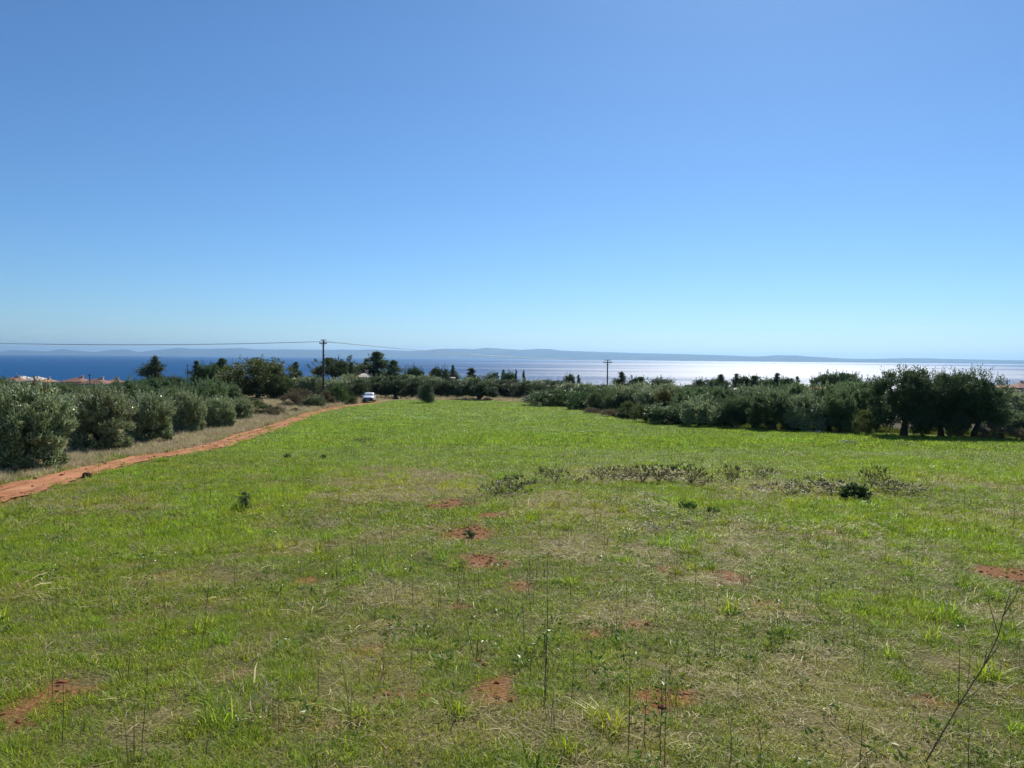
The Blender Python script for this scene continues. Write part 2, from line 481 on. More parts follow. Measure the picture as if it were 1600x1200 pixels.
SOIL = [(35, 1108, 105, 62), (95, 1076, 70, 26), (778, 1078, 72, 52), (752, 1046, 40, 26), (1012, 1086, 52, 46), (1052, 1080, 45, 28), (1448, 1082, 52, 24), (1562, 889, 84, 20),
        (735, 836, 82, 24), (757, 877, 74, 22), (697, 794, 56, 16), (770, 809, 60, 9), (408, 792, 42, 10), (375, 817, 28, 7), (338, 845, 24, 8), (1003, 972, 70, 22),
        (928, 985, 36, 14), (372, 1052, 34, 24), (812, 918, 30, 26), (1302, 831, 42, 10), (1135, 897, 70, 18), (722, 946, 46, 14), (660, 743, 30, 7), (580, 1012, 40, 20), (735, 1117, 26, 16), (905, 905, 30, 12), (1030, 888, 44, 16), (480, 905, 36, 14)]
DRY = [(610, 765, 330, 60), (885, 800, 190, 60), (1020, 823, 120, 18), (900, 850, 220, 50), (640, 745, 220, 26), (560, 1000, 190, 90), (450, 856, 120, 22), (640, 935, 150, 44), (1290, 1030, 170, 40), (1330, 1120, 220, 90),
       (1480, 805, 190, 44), (1470, 750, 160, 30), (1010, 745, 260, 30), (1250, 765, 220, 30), (380, 1010, 120, 46), (1120, 1060, 120, 60), (730, 1150, 300, 90), (950, 1140, 300, 100), (230, 1140, 130, 70), (300, 905, 160, 34), (1120, 900, 120, 30), (1500, 1030, 160, 34), (500, 1120, 200, 80), (950, 950, 160, 44), (1190, 950, 130, 30), (150, 790, 220, 16)]
LIME = [(130, 850, 420, 110), (330, 800, 300, 70), (1400, 800, 330, 70), (1440, 735, 320, 40), (560, 668, 330, 22), (820, 688, 420, 26), (1100, 690, 330, 22), (1330, 690, 420, 22), (490, 690, 160, 30), (1250, 810, 200, 40), (1540, 850, 200, 50), (1090, 790, 120, 26), (1420, 960, 260, 70), (560, 900, 180, 40)]

def masks(x, y):
    x = np.asarray(x, dtype=float); y = np.asarray(y, dtype=float)
    rl, rr = road_x(np.clip(y, 3, 140))
    ex = edge_x(y)
    ex = np.where(y < ED[0, 1], 90.0, ex)
    wob = 1.3 * (fbm(x / 2.5, y / 2.5, 31, 3) - 0.5)
    wob_n = 0.5 * (fbm(x / 0.8, y / 0.8, 32, 3) - 0.5)
    infield = sstep(-0.15, 0.25, x - rr + wob_n) * sstep(-0.3, 0.5, ex - x + wob) * (1 - sstep(FIELD_END - 2, FIELD_END + 2, y + 2 * wob))
    left = sstep(-0.1, 0.2, rl - x + wob_n)
    big = fbm(x / 5.0, y / 5.0, 41, 4)
    med = fbm(x / 1.1, y / 1.1, 47, 4)
    soil = blobs(SOIL, x, y, 51, 1.25) * infield
    sprinkle = 0.6 * sstep(0.72, 0.80, fbm(x / 0.7, y / 0.7, 57, 4)) * 0.8 * infield * (1 - sstep(20, 40, y))
    soil = np.maximum(soil, sprinkle)
    lime = blobs(LIME, x, y, 61, 1.2)
    lime = np.clip(np.maximum(lime * 0.9, 0.6 * sstep(0.58, 0.75, big)), 0, 1) * infield
    dry = blobs(DRY, x, y, 71, 1.2)
    dry = np.clip(np.maximum(dry * 0.75, 0.7 * sstep(0.56, 0.72, med) * (1 - sstep(18, 34, y))) - 0.5 * lime, 0, 1) * infield
    green = sstep(14, 60, y) * infield
    tan = np.clip((1 - infield) * (0.35 + 0.9 * fbm(x / 3.0, y / 3.0, 81, 3)), 0, 1)
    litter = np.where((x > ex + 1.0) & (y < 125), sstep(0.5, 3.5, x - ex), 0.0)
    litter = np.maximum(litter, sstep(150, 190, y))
    rd = sstep(-0.2, 0.1, x - rl) * sstep(-0.2, 0.1, rr - x)
    return dict(infield=infield, left=left, soil=np.maximum(soil, rd * (y < 125)), lime=lime, dry=dry, green=green, tan=tan, litter=litter, road=rd, big=big, med=med)

# ---------------------------------------------------------------- ground sheet
def spaced(a, b, n, k):
    lo, hi = math.asinh(a / k), math.asinh(b / k)
    return np.sinh(np.linspace(lo, hi, n)) * k
gx = spaced(-2600, 2600, 460, 7.0)
gy = np.concatenate([spaced(-260, 0, 60, 6.0)[:-1], spaced(0, 1700, 400, 9.0)])
GX, GY = np.meshgrid(gx, gy)
GZ = ground(GX, GY)
nx, ny = len(gx), len(gy)
idx = np.arange(nx * ny).reshape(ny, nx)
quads = np.stack([idx[:-1, :-1], idx[:-1, 1:], idx[1:, 1:], idx[1:, :-1]], -1).reshape(-1, 4)
# (the lime of the near turf is carried by its blades, not by the soil)
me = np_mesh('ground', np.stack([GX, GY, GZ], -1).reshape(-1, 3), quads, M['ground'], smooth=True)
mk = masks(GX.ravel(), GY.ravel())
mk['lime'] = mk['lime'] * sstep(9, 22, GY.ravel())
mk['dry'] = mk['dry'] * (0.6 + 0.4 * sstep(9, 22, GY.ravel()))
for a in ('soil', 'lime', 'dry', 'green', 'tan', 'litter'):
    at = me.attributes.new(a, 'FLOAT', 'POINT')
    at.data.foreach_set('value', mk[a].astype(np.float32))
tag(new_obj('ground', me), 'sloping meadow ground running down to the sea', kind='structure')

# ---------------------------------------------------------------- red earth track
ys = np.concatenate([np.linspace(4.0, 40, 240), np.linspace(40.3, 117.5, 200)])
cols_ = 15
V = []
for y in ys:
    a, b = road_x(y)
    a += 0.5 * (float(fbm(3.1, y / 1.3, 101, 3)) - 0.5); b += 0.55 * (float(fbm(7.7, y / 0.9, 102, 3)) - 0.5)
    w = b - a
    for k in range(cols_):
        t = k / (cols_ - 1)
        x = a + w * t
        lift = 0.035 * min(1, min(t, 1 - t) * 8) - 0.02
        rut = -0.085 * (math.exp(-((t - 0.28) / 0.1) ** 2) + math.exp(-((t - 0.74) / 0.1) ** 2)) + 0.045
        V.append((x, y, gz(x, y) + lift + rut * 0.8 + 0.04 * (float(fbm(x / 0.4, y / 0.4, 105, 2)) - 0.5) + 0.012))
n_ = len(ys)
ri = np.arange(n_ * cols_).reshape(n_, cols_)
rq = np.stack([ri[:-1, :-1], ri[:-1, 1:], ri[1:, 1:], ri[1:, :-1]], -1).reshape(-1, 4)
tag(new_obj('dirt_road', np_mesh('dirt_road', np.array(V), rq, M['road'], smooth=True)), 'red earth track running down to the parked car', kind='structure')

# ---------------------------------------------------------------- sea and the far coast
SEA = -58.0
sx = spaced(-42000, 42000, 60, 3000); sy = np.concatenate([np.linspace(900, 3000, 20), np.linspace(3400, 43000, 40)])
SX, SY = np.meshgrid(sx, sy)
si = np.arange(SX.size).reshape(SX.shape)
sq = np.stack([si[:-1, :-1], si[:-1, 1:], si[1:, 1:], si[1:, :-1]], -1).reshape(-1, 4)
tag(new_obj('sea', np_mesh('sea', np.stack([SX, SY, np.full_like(SX, SEA)], -1).reshape(-1, 3), sq, M['sea'])), 'blue sea with sun glitter', kind='structure')

# ridge line of the far coast: (pixel column, pixel height above the water)
ridge = [(-500, 6), (-200, 5), (0, 3.5), (18, 6), (50, 6), (72, 4.5), (98, 8), (130, 5.5), (148, 4.5), (172, 8), (200, 8.5), (216, 5), (238, 8), (280, 12.5), (300, 11), (340, 11.5), (378, 13), (400, 11), (440, 11.5), (500, 11.5), (560, 11.8), (600, 11.5),
         (640, 11), (680, 12.5), (700, 13), (740, 13.5), (765, 15), (800, 14.5), (812, 13.5), (840, 14.5), (870, 13), (910, 12.5), (960, 12), (1000, 11), (1060, 10.3), (1130, 9), (1180, 7.5), (1215, 10), (1245, 9.5), (1270, 7), (1320, 5.5), (1370, 5.2), (1420, 6.2), (1480, 6.5), (1540, 5.8), (1600, 5.2), (1800, 4.5), (2200, 4)]
rpx = np.array([r[0] for r in ridge], float); rph = np.array([r[1] for r in ridge], float)
cols_px = np.linspace(-500, 2200, 420)
hh = np.interp(cols_px, rpx, rph)
coast = np.interp(cols_px, [-500, 0, 450, 800, 1200, 1600, 2200], [36000, 33000, 28000, 24000, 21000, 20000, 19000])
rowsN = 26
HV = []
for j in range(rowsN):
    t = j / (rowsN - 1)
    dist = coast + t * 5000
    X = (cols_px - 800) / FPX * dist
    crest = coast + 0.55 * 5000
    hm = (hh * crest / FPX) * (1 + 0.012 * 0)
    prof = np.sin(np.pi * np.clip(t / 1.1, 0, 1)) ** 1.1 if t < 0.55 else np.cos((t - 0.55) / 0.45 * math.pi / 2)
    rough = 0.72 + 0.56 * fbm(X / 1300.0, dist / 1300.0, 201, 4)
    z = SEA + hm * prof * (rough if abs(t - 0.55) > 0.03 else 1.0) - (8 if t in (0, 1) else 0)
    HV.append(np.stack([X, dist, z], -1))
HV = np.array(HV)
hi_ = np.arange(rowsN * len(cols_px)).reshape(rowsN, -1)
hq = np.stack([hi_[:-1, :-1], hi_[:-1, 1:], hi_[1:, 1:], hi_[1:, :-1]], -1).reshape(-1, 4)
tag(new_obj('hills', np_mesh('hills', HV.reshape(-1, 3), hq, M['hill'], smooth=True)), 'long low hazy coast across the water', kind='structure')

# the air: one closed box of even, pale haze round everything
m, n, l = mat_new('haze')
o = n.new('ShaderNodeOutputMaterial'); pv = n.new('ShaderNodeVolumePrincipled')
pv.inputs['Color'].default_value = (0.40, 0.66, 1.0, 1)
pv.inputs['Density'].default_value = 3.8e-5
pv.inputs['Anisotropy'].default_value = 0.55
l.new(pv.outputs[0], o.inputs['Volume'])
hz = MB().box(-46000, 46000, -2000, 46000, SEA - 140, 330)
tag(hz.build('haze', m), 'thin blue sea haze', kind='stuff')

# ================================================================ things
# ---------------------------------------------------------------- plants: meshes of one unit height
def unit(v):
    return v / np.maximum(np.linalg.norm(v, axis=-1, keepdims=True), 1e-9)

def leaf_mesh(name, c, d, length, width, mat, rg, bend=0.15):
    """diamond leaves: centres c, directions d"""
    n = len(c)
    d = unit(d)
    side = unit(np.cross(d, unit(rg.normal(size=(n, 3)))))
    nrm = np.cross(side, d)
    L = np.broadcast_to(np.asarray(length, float).reshape(-1, 1), (n, 1)); W = np.broadcast_to(np.asarray(width, float).reshape(-1, 1), (n, 1))
    base = c - d * L * 0.5
    tip = c + d * L * 0.5 - nrm * L * bend
    l_ = c + side * W * 0.5 + nrm * L * 0.04
    r_ = c - side * W * 0.5 + nrm * L * 0.04
    v = np.stack([base, r_, tip, l_], 1).reshape(-1, 3)
    f = np.arange(4 * n).reshape(n, 4)
    return np_mesh(name, v, f, mat)

def sphere_dirs(n, rg, zmin=-1.0):
    z = rg.uniform(zmin, 1, n); a = rg.uniform(0, 2 * math.pi, n)
    r = np.sqrt(1 - z * z)
    return np.stack([r * np.cos(a), r * np.sin(a), z], -1)

def lumpy_crown(name, mat, seed, cz, rad, nclump, nleaf, leaf, clump=0.24, zmin=-0.6, up=0.5, inner=0.25, shoots=0, skirt=0.0, aspect=0.3):
    """crown of leaf clumps round an uneven ellipsoid; rad = (rx, ry, rz)"""
    rg = np.random.default_rng(seed)
    rad = np.array(rad)
    dirs = sphere_dirs(nclump, rg, zmin)
    if skirt:                                   # foliage hangs to the ground: keep the girth below the middle
        low = dirs[:, 2] < 0
        k = np.sqrt(np.clip(1 - (dirs[:, 2] * (1 - skirt)) ** 2, 0, 1)) / np.maximum(np.hypot(dirs[:, 0], dirs[:, 1]), 0.25)
        dirs[low, :2] *= np.clip(k[low], 1, 2.2)[:, None]
    if skirt:
        m_ = nclump // 4
        a_ = rg.uniform(0, 2 * math.pi, m_)
        dirs[:m_] = np.stack([np.cos(a_) * 0.85, np.sin(a_) * 0.85, rg.uniform(-0.98, -0.72, m_)], -1)
    lump = 0.72 + 0.36 * rg.random(nclump)
    # large lobes make the outline uneven
    lobes = sphere_dirs(7, rg, -0.2); amp = rg.uniform(-0.16, 0.2, 7)
    lump = lump + (np.clip(dirs @ lobes.T, 0, 1) ** 4 @ amp)
    isin = rg.random(nclump) < inner
    lump = np.where(isin, lump * rg.uniform(0.3, 0.7, nclump), lump)
    cen = dirs * lump[:, None] * rad * (1 - clump * 0.55) + np.array([0, 0, cz])
    size = clump * rg.uniform(0.6, 1.25, nclump) * rad.mean()
    which = rg.integers(0, nclump, nleaf)
    off = sphere_dirs(nleaf, rg) * (rg.random(nleaf) ** 0.45)[:, None]
    p = cen[which] + off * size[which][:, None] * np.array([1, 1, 0.85])
    outward = unit(p - np.array([0, 0, cz]))
    d = outward * 0.8 + unit(off + 1e-6) * 0.5 + np.array([0, 0, up]) + rg.normal(size=(nleaf, 3)) * 0.55
    ln = leaf * rg.uniform(0.6, 1.3, nleaf)
    if shoots:
        # upright young shoots standing out of the top
        sp = []; sd = []; sl = []
        for k in range(shoots):
            q = sphere_dirs(1, rg, 0.15)[0]
            b = q * rad * 0.92 + np.array([0, 0, cz])
            t = unit((q * 0.7 + np.array([0, 0, 0.9]) + rg.normal(size=3) * 0.15)[None])[0]
            m_ = rg.integers(9, 17); h = rg.uniform(0.08, 0.19)
            s_ = np.linspace(0, h, m_)
            sp.append(b + t * s_[:, None] + rg.normal(size=(m_, 3)) * 0.012)
            sd.append(t + rg.normal(size=(m_, 3)) * 0.6); sl.append(np.full(m_, leaf * 0.85))
        p = np.concatenate([p] + sp); d = np.concatenate([d] + sd); ln = np.concatenate([ln] + sl)
    p[:, 2] = np.maximum(p[:, 2], 0.015)
    return leaf_mesh(name, p, d, ln, ln * aspect, mat, rg)

def cone_crown(name, mat, seed, z0, z1, r, nleaf, leaf, power=0.8, ragged=0.3, layers=0, lean=0.0, aspect=0.35):
    """conifer: foliage in irregular boughs along a tapering stem"""
    rg = np.random.default_rng(seed)
    nb = 44
    bz = (np.arange(nb) + rg.random(nb)) / nb
    ba = rg.uniform(0, 2 * math.pi, nb)
    br = r * (1 - bz) ** power * rg.uniform(1 - ragged, 1 + ragged * 0.6, nb) * (1 + 0.25 * np.cos(ba - 1.0)) + 0.015
    which = rg.choice(nb, nleaf, p=(br + 0.02) / (br + 0.02).sum())
    t = rg.random(nleaf) ** 0.6
    z = z0 + (z1 - z0) * bz[which] + t * br[which] * 0.25
    a = ba[which]; rr = br[which] * t
    sz = 0.018 + 0.16 * br[which]
    p = np.stack([np.cos(a) * rr + lean * z, np.sin(a) * rr, z], -1) + rg.normal(size=(nleaf, 3)) * sz[:, None] * np.array([1, 1, 0.75])
    k = int(nleaf * 0.015)                                   # leader at the very top
    p[:k] = np.stack([rg.normal(size=k) * 0.012 + lean * z1, rg.normal(size=k) * 0.012, z1 - rg.random(k) * 0.12], -1)
    d = unit(np.stack([np.cos(a), np.sin(a), np.full(nleaf, 0.55)], -1)) + rg.normal(size=(nleaf, 3)) * 0.6
    p[:, 2] = np.maximum(p[:, 2], 0.01)
    ln = leaf * rg.uniform(0.6, 1.3, nleaf)
    return leaf_mesh(name, p, d, ln, ln * aspect, mat, rg)

def trunk_mesh(name, mat, seed, h_fork, r0, limbs, reach, top, lean=0.05, straight=False):
    rg = random.Random(seed)
    mb = MB()
    if straight:
        mb.tube([(0, 0, -0.03), (lean * 0.3, 0, top * 0.3), (lean * 0.7, 0, top * 0.7), (lean, 0, top)], [r0 * 1.2, r0 * 0.85, r0 * 0.45, r0 * 0.1], 7)
        for k in range(limbs):
            a = rg.uniform(0, 6.283); z = top * rg.uniform(0.2, 0.75); q = reach * (1 - z / top)
            mb.tube([(lean * z / top, 0, z), (math.cos(a) * q * 0.6 + lean * z, math.sin(a) * q * 0.6, z + q * 0.15), (math.cos(a) * q + lean * z, math.sin(a) * q, z + q * 0.35)], [r0 * 0.3, r0 * 0.18, r0 * 0.05], 5)
        return mb.mesh(name, mat, True)
    fx, fy = rg.uniform(-lean, lean), rg.uniform(-lean, lean)
    mb.tube([(0, 0, -0.04), (fx * 0.2 + r0 * 0.15, fy * 0.2, h_fork * 0.35), (fx * 0.8 - r0 * 0.1, fy * 0.8, h_fork * 0.75), (fx, fy, h_fork)],
            [r0 * 1.45, r0 * 1.0, r0 * 0.92, r0 * 0.85], 9)
    for k in range(limbs):
        a = 6.283 * k / limbs + rg.uniform(-0.4, 0.4)
        q = reach * rg.uniform(0.6, 1.0); zt = top * rg.uniform(0.7, 1.0)
        m1 = (fx + math.cos(a) * q * 0.3, fy + math.sin(a) * q * 0.3, h_fork + (zt - h_fork) * 0.35)
        m2 = (fx + math.cos(a) * q * 0.65 + rg.uniform(-.03, .03), fy + math.sin(a) * q * 0.65, h_fork + (zt - h_fork) * 0.7)
        e = (fx + math.cos(a) * q, fy + math.sin(a) * q, zt)
        mb.tube([(fx, fy, h_fork * 0.92), m1, m2, e], [r0 * 0.6, r0 * 0.42, r0 * 0.25, r0 * 0.07], 6)
        for j in range(2):
            b = a + rg.uniform(-1.1, 1.1)
            mb.tube([m1 if j else m2, ((m1[0] + e[0]) / 2 + math.cos(b) * q * 0.35, (m1[1] + e[1]) / 2 + math.sin(b) * q * 0.35, zt * rg.uniform(0.75, 1.02))], [r0 * 0.24, r0 * 0.05], 5)
    return mb.mesh(name, mat, True)

K = {}      # kind -> list of (trunk mesh, crown mesh)
K['olive_bush'] = [(trunk_mesh('olive_trunk', M['bark'], 10 + i, 0.14, 0.035, 5, 0.30, 0.75),
                    lumpy_crown('olive_crown', M['olive_leaf'], 20 + i, 0.47, (0.48, 0.48, 0.47), 140, 27000, 0.062, 0.20, -0.95, 0.95, 0.2, 150, 0.30, aspect=0.23)) for i in range(4)]
K['dark_olive'] = [(trunk_mesh('olive_trunk', M['bark'], 30 + i, 0.24, 0.055, 5, 0.36, 0.80, 0.08),
                    lumpy_crown('olive_crown', M['dark_olive_leaf'], 40 + i, 0.52, (0.54, 0.54, 0.46), 95, 14000, 0.060, 0.25, -0.92, 0.35, 0.25, 60, 0.45, aspect=0.34)) for i in range(4)]
K['pale_olive'] = [(trunk_mesh('olive_trunk', M['bark'], 50 + i, 0.22, 0.045, 5, 0.34, 0.80, 0.08),
                    lumpy_crown('olive_crown', M['olive_leaf'], 60 + i, 0.52, (0.54, 0.54, 0.45), 85, 12000, 0.062, 0.26, -0.92, 0.45, 0.25, 60, 0.4, aspect=0.34)) for i in range(3)]
K['old_olive'] = [(trunk_mesh('olive_trunk', M['bark'], 70 + i, 0.24, 0.05, 6, 0.42, 0.85, 0.08),
                   lumpy_crown('olive_crown', M['old_olive_leaf'], 80 + i, 0.56, (0.54, 0.54, 0.42), 130, 24000, 0.044, 0.23, -0.95, 0.35, 0.28, 120, 0.5, aspect=0.36)) for i in range(3)]
K['grove_olive'] = [(K['dark_olive'][i][0], lumpy_crown('olive_crown', M['old_olive_leaf'], 45 + i, 0.54, (0.54, 0.54, 0.44), 80, 11000, 0.060, 0.26, -0.9, 0.35, 0.25, 50, 0.35, aspect=0.34)) for i in range(3)]  # leaf colour darkened to paint in the shade side of the grove
K['pine'] = [(trunk_mesh('pine_trunk', M['bark'], 90 + i, 0, 0.030, 9, 0.25, 0.95, 0.0, True),
              cone_crown('pine_crown', M['pine_leaf'], 100 + i, 0.10, 0.97, 0.36, 8000, 0.046, 1.0, 0.7, aspect=0.28)) for i in range(4)]
K['round_pine'] = [(trunk_mesh('pine_trunk', M['bark'], 110 + i, 0.45, 0.032, 5, 0.3, 0.9, 0.05),
                    lumpy_crown('pine_crown', M['pine_leaf'], 120 + i, 0.64, (0.46, 0.46, 0.36), 48, 6500, 0.060, 0.32, -0.6, 0.5, 0.25, 20, aspect=0.3)) for i in range(3)]
K['cypress'] = [(trunk_mesh('cypress_trunk', M['bark'], 130 + i, 0, 0.022, 4, 0.08, 0.95, 0.0, True),
                 cone_crown('cypress_crown', M['pine_leaf'], 140 + i, 0.04, 0.99, 0.13, 4000, 0.055, 0.55, 0.2, aspect=0.3)) for i in range(2)]
K['round_tree'] = [(trunk_mesh('tree_trunk', M['bark'], 150 + i, 0.2, 0.04, 6, 0.40, 0.85, 0.05),
                    lumpy_crown('tree_crown', M['broad_leaf'], 160 + i, 0.48, (0.60, 0.60, 0.48), 100, 17000, 0.046, 0.27, -0.92, 0.3, 0.25, 50, 0.35, aspect=0.5)) for i in range(3)]
K['yellow_tree'] = [(trunk_mesh('tree_trunk', M['bark'], 170, 0.2, 0.03, 5, 0.35, 0.85, 0.05),
                     lumpy_crown('tree_crown', M['yellow_leaf'], 171, 0.52, (0.45, 0.45, 0.46), 50, 5000, 0.055, 0.28, -0.8, 0.5, 0.2, 30, aspect=0.5))]
K['mound'] = [(trunk_mesh('shrub_stem', M['bark'], 180 + i, 0.08, 0.03, 6, 0.6, 0.6, 0.05),
               lumpy_crown('shrub_crown', M['mastic_leaf'], 190 + i, 0.18, (0.95, 0.75, 0.78), 90, 12000, 0.062, 0.22, -0.2, 0.5, 0.25, 60, aspect=0.45)) for i in range(2)]
K['brush'] = [(trunk_mesh('shrub_stem', M['dead_wood'], 200 + i, 0.06, 0.02, 7, 0.5, 0.75, 0.08),
               lumpy_crown('shrub_crown', M['brush_leaf'], 210 + i, 0.30, (0.72, 0.60, 0.66), 60, 7000, 0.075, 0.26, -0.4, 0.7, 0.2, 60, aspect=0.22)) for i in range(2)]
K['scrub'] = [(trunk_mesh('shrub_stem', M['dead_wood'], 220 + i, 0.06, 0.02, 7, 0.5, 0.75, 0.08),
               lumpy_crown('shrub_crown', M['broad_leaf'], 230 + i, 0.32, (0.70, 0.60, 0.64), 60, 7000, 0.065, 0.26, -0.4, 0.5, 0.2, 50, aspect=0.4)) for i in range(2)]
K['dark_scrub'] = [(trunk_mesh('shrub_stem', M['dead_wood'], 240, 0.06, 0.02, 7, 0.5, 0.75, 0.08),
                    lumpy_crown('shrub_crown', M['dark_olive_leaf'], 241, 0.32, (0.70, 0.60, 0.64), 60, 7000, 0.065, 0.26, -0.4, 0.5, 0.2, 40, aspect=0.4))]
K['lone_conifer'] = [(trunk_mesh('conifer_trunk', M['bark'], 250, 0, 0.035, 9, 0.25, 0.9, 0.0, True),
                      cone_crown('conifer_crown', M['old_olive_leaf'], 251, 0.02, 0.95, 0.42, 9000, 0.05, 0.55, 0.4, aspect=0.35))]
SHRUBS = {'mound', 'brush', 'scrub', 'dark_scrub'}
counter = {}

def plant(kind, name, x, y, h, w, label, cat, group=None, rz=None, variant=None, sink=0.0):
    """a plant at (x, y), h metres tall and w metres wide"""
    tr, cr = K[kind][(counter.get(kind, 0) if variant is None else variant) % len(K[kind])]
    counter[kind] = counter.get(kind, 0) + 1
    if rz is None: rz = random.uniform(0, 6.283)
    if not hasattr(cr, 'get') or 'uw' not in cr:
        co = np.empty(len(cr.vertices) * 3, np.float32); cr.vertices.foreach_get('co', co); co = co.reshape(-1, 3)
        cr['uw'] = float(np.percentile(co[:, 0], 98.5) - np.percentile(co[:, 0], 1.5)); cr['uh'] = float(np.percentile(co[:, 2], 99.6))
    sz = h / cr['uh']; sw = w / cr['uw']
    e = empty(name, (x, y, gz(x, y) - sink), rz, (sw, sw, sz))
    tag(e, label, cat, group)
    t = new_obj('stem' if kind in SHRUBS else 'trunk', tr, e)
    c = new_obj('crown', cr, e)
    return e

def plant_px(kind, name, px, top, dist, wpx, label, cat, group=None, **kw):
    """top given as pixel row, width in pixels, at forward distance dist"""
    x = across(px, dist)
    if kind in ('pine', 'round_pine'): top -= 2.5
    h = ztop(px, top, dist) - gz(x, dist)
    return plant(kind, name, x, dist, h, wpx * (1.75 if kind == 'pine' else 1.2 if kind == 'round_pine' else 1.0) * dist / FPX, label, cat, group, **kw)

def plant_base(kind, name, px, base, top, wpx, label, cat, group=None, **kw):
    """foot and top given as pixel rows"""
    p = hit(px, base)
    h = (base - top) * p.y / FPX
    return plant(kind, name, p.x, p.y, h, wpx * p.y / FPX, label, cat, group, **kw)

# --- olive bushes along the track
front = [(40, 736, 600, 150, 'big silvery olive bush cut by the picture edge, nearest beside the red track'),
         (157, 706, 606, 104, 'round silvery olive bush, second along the track after the big edge one'),
         (234, 692, 611, 82, 'silvery olive bush, third along the red track'),
         (293, 676, 609, 58, 'narrow upright olive bush, fourth along the red track'),
         (341, 669, 617, 58, 'compact olive bush, fifth along the red track'),
         (374, 657, 618, 44, 'small olive bush ending the row beside the track, sixth along')]
for i, (px, b, t, w, lab) in enumerate(front):
    plant_base('olive_bush', 'olive_bush', px, b, t + 3, w * 0.80, lab, 'olive bush', 'olive bushes in the row beside the track')
p0 = hit(40, 736)
second = [(102, 44, 612, 95), (-40, 40, 598, 120), (10, 52, 597, 90), (70, 60, 606, 80), (118, 62, 599, 62), (158, 66, 598, 62), (200, 68, 587, 66), (246, 72, 590, 60), (273, 62, 600, 56), (300, 80, 592, 56), (330, 84, 590, 52), (45, 78, 597, 60), (95, 84, 596, 60), (143, 88, 596, 56), (352, 92, 597, 46), (225, 96, 592, 54), (-10, 90, 588, 60)]
for px, d, t, w in second:
    plant_px('olive_bush' if d < 60 else 'dark_olive', 'olive_tree', px, t + (6 if d < 70 else 2), d, w * .92, 'silvery olive tree standing further back among the others behind the track-side olive row', 'olive tree', 'olive trees behind the track row')
plant_px('yellow_tree', 'yellowing_tree', 55, 594, 57, 42, 'yellow-green shrubby tree among the silvery olives', 'tree')

# --- trees rising over the olives, seen against the sea
plant_px('pine', 'pine_tree', 243, 560, 170, 40, 'single dark pine standing out above the silvery olives against the sea', 'pine tree')
plant_px('round_pine', 'pine_tree', 274, 589, 165, 22, 'low dark round tree beside the single pine', 'pine tree')
plant_px('pine', 'pine_tree', 307, 567, 178, 20, 'slim pine at the village end of the clump of three', 'pine tree', 'pine clump by the thin post')
plant_px('round_pine', 'pine_tree', 324, 569, 176, 30, 'broad round pine in the middle of the clump of three', 'pine tree', 'pine clump by the thin post')
plant_px('pine', 'pine_tree', 346, 563, 180, 36, 'tall twin-topped pine beside the big round tree', 'pine tree', 'pine clump by the thin post')
plant_px('round_tree', 'broadleaf_tree', 404, 561, 125, 96, 'big round brownish green tree above the dry grass', 'tree', variant=0)
plant_px('round_tree', 'broadleaf_tree', 440, 588, 122, 40, 'smaller drooping tree against the side of the big round tree', 'tree', variant=1)
plant_px('pine', 'pine_tree', 462, 569, 185, 24, 'pale green young conifer between the round tree and the utility pole', 'pine tree')
plant_px('round_pine', 'pine_tree', 522, 560, 175, 54, 'wide dark tree directly behind the tall utility pole', 'tree')
plant_px('pine', 'pine_tree', 549, 569, 170, 22, 'dark pointed pine next to the wide tree behind the utility pole', 'pine tree')
plant_px('pine', 'pine_tree', 572, 564, 190, 20, 'slim pine leaning against the tallest pine', 'pine tree')
plant_px('pine', 'pine_tree', 588, 553, 185, 54, 'tallest dark pine behind the parked car', 'pine tree')
plant_px('pine', 'pine_tree', 615, 566, 180, 34, 'second tallest pine behind the parked car', 'pine tree')
plant_px('round_pine', 'pine_tree', 646, 574, 185, 26, 'round dark tree over the olive grove behind the lone shrub', 'tree')
plant_px('round_pine', 'pine_tree', 688, 575, 190, 24, 'round tree between the pink chimney houses', 'tree')
plant_px('pine', 'pine_tree', 707, 574, 200, 18, 'slanting pointed tree above the pink house', 'pine tree')
plant_px('pine', 'pine_tree', 737, 578, 175, 24, 'twin-topped dark conifer at the middle of the grove', 'pine tree')
plant_px('round_pine', 'pine_tree', 767, 584, 260, 16, 'small round tree at the start of the cypress row', 'tree')
for px, t, w in ((777, 582, 6), (786, 578, 7), (806, 578, 6), (818, 579, 6)):
    plant_px('cypress', 'cypress_tree', px, t, 270, w, 'thin dark cypress in the little row against the glittering sea', 'cypress', 'cypresses in the little row')
plant_px('round_pine', 'pine_tree', 794, 582, 262, 16, 'bushy tree between the little cypresses', 'tree')
plant_px('round_pine', 'pine_tree', 889, 586, 240, 14, 'small dark tree alone on the skyline past the cypress row', 'tree')
plant_px('cypress', 'cypress_tree', 904, 586, 240, 8, 'single dark cypress just before the second utility pole', 'cypress')
plant_px('pine', 'pine_tree', 971, 584, 180, 20, 'grey-green pointed conifer just past the second utility pole', 'pine tree')
plant_px('round_pine', 'pine_tree', 998, 590, 170, 26, 'dome-shaped dark tree past the pointed conifer', 'tree')
plant_px('round_pine', 'pine_tree', 1035, 592, 150, 30, 'broad green tree above the yellowing one', 'tree')
plant_px('cypress', 'cypress_tree', 1094, 595, 210, 10, 'dark stubby cypress at the gap in the skyline', 'cypress')
sky_r = [(1108, 593, 30, 'round_pine'), (1126, 588, 22, 'pine'), (1150, 587, 20, 'pine'), (1168, 588, 24, 'round_pine'), (1196, 593, 22, 'round_pine'), (1214, 586, 16, 'pine'), (1227, 591, 14, 'round_pine'), (1236, 596, 10, 'round_pine'), (1246, 591, 10, 'pine'), (1281, 588, 16, 'round_pine'), (1303, 583, 30, 'round_pine'), (1328, 584, 18, 'round_pine')]
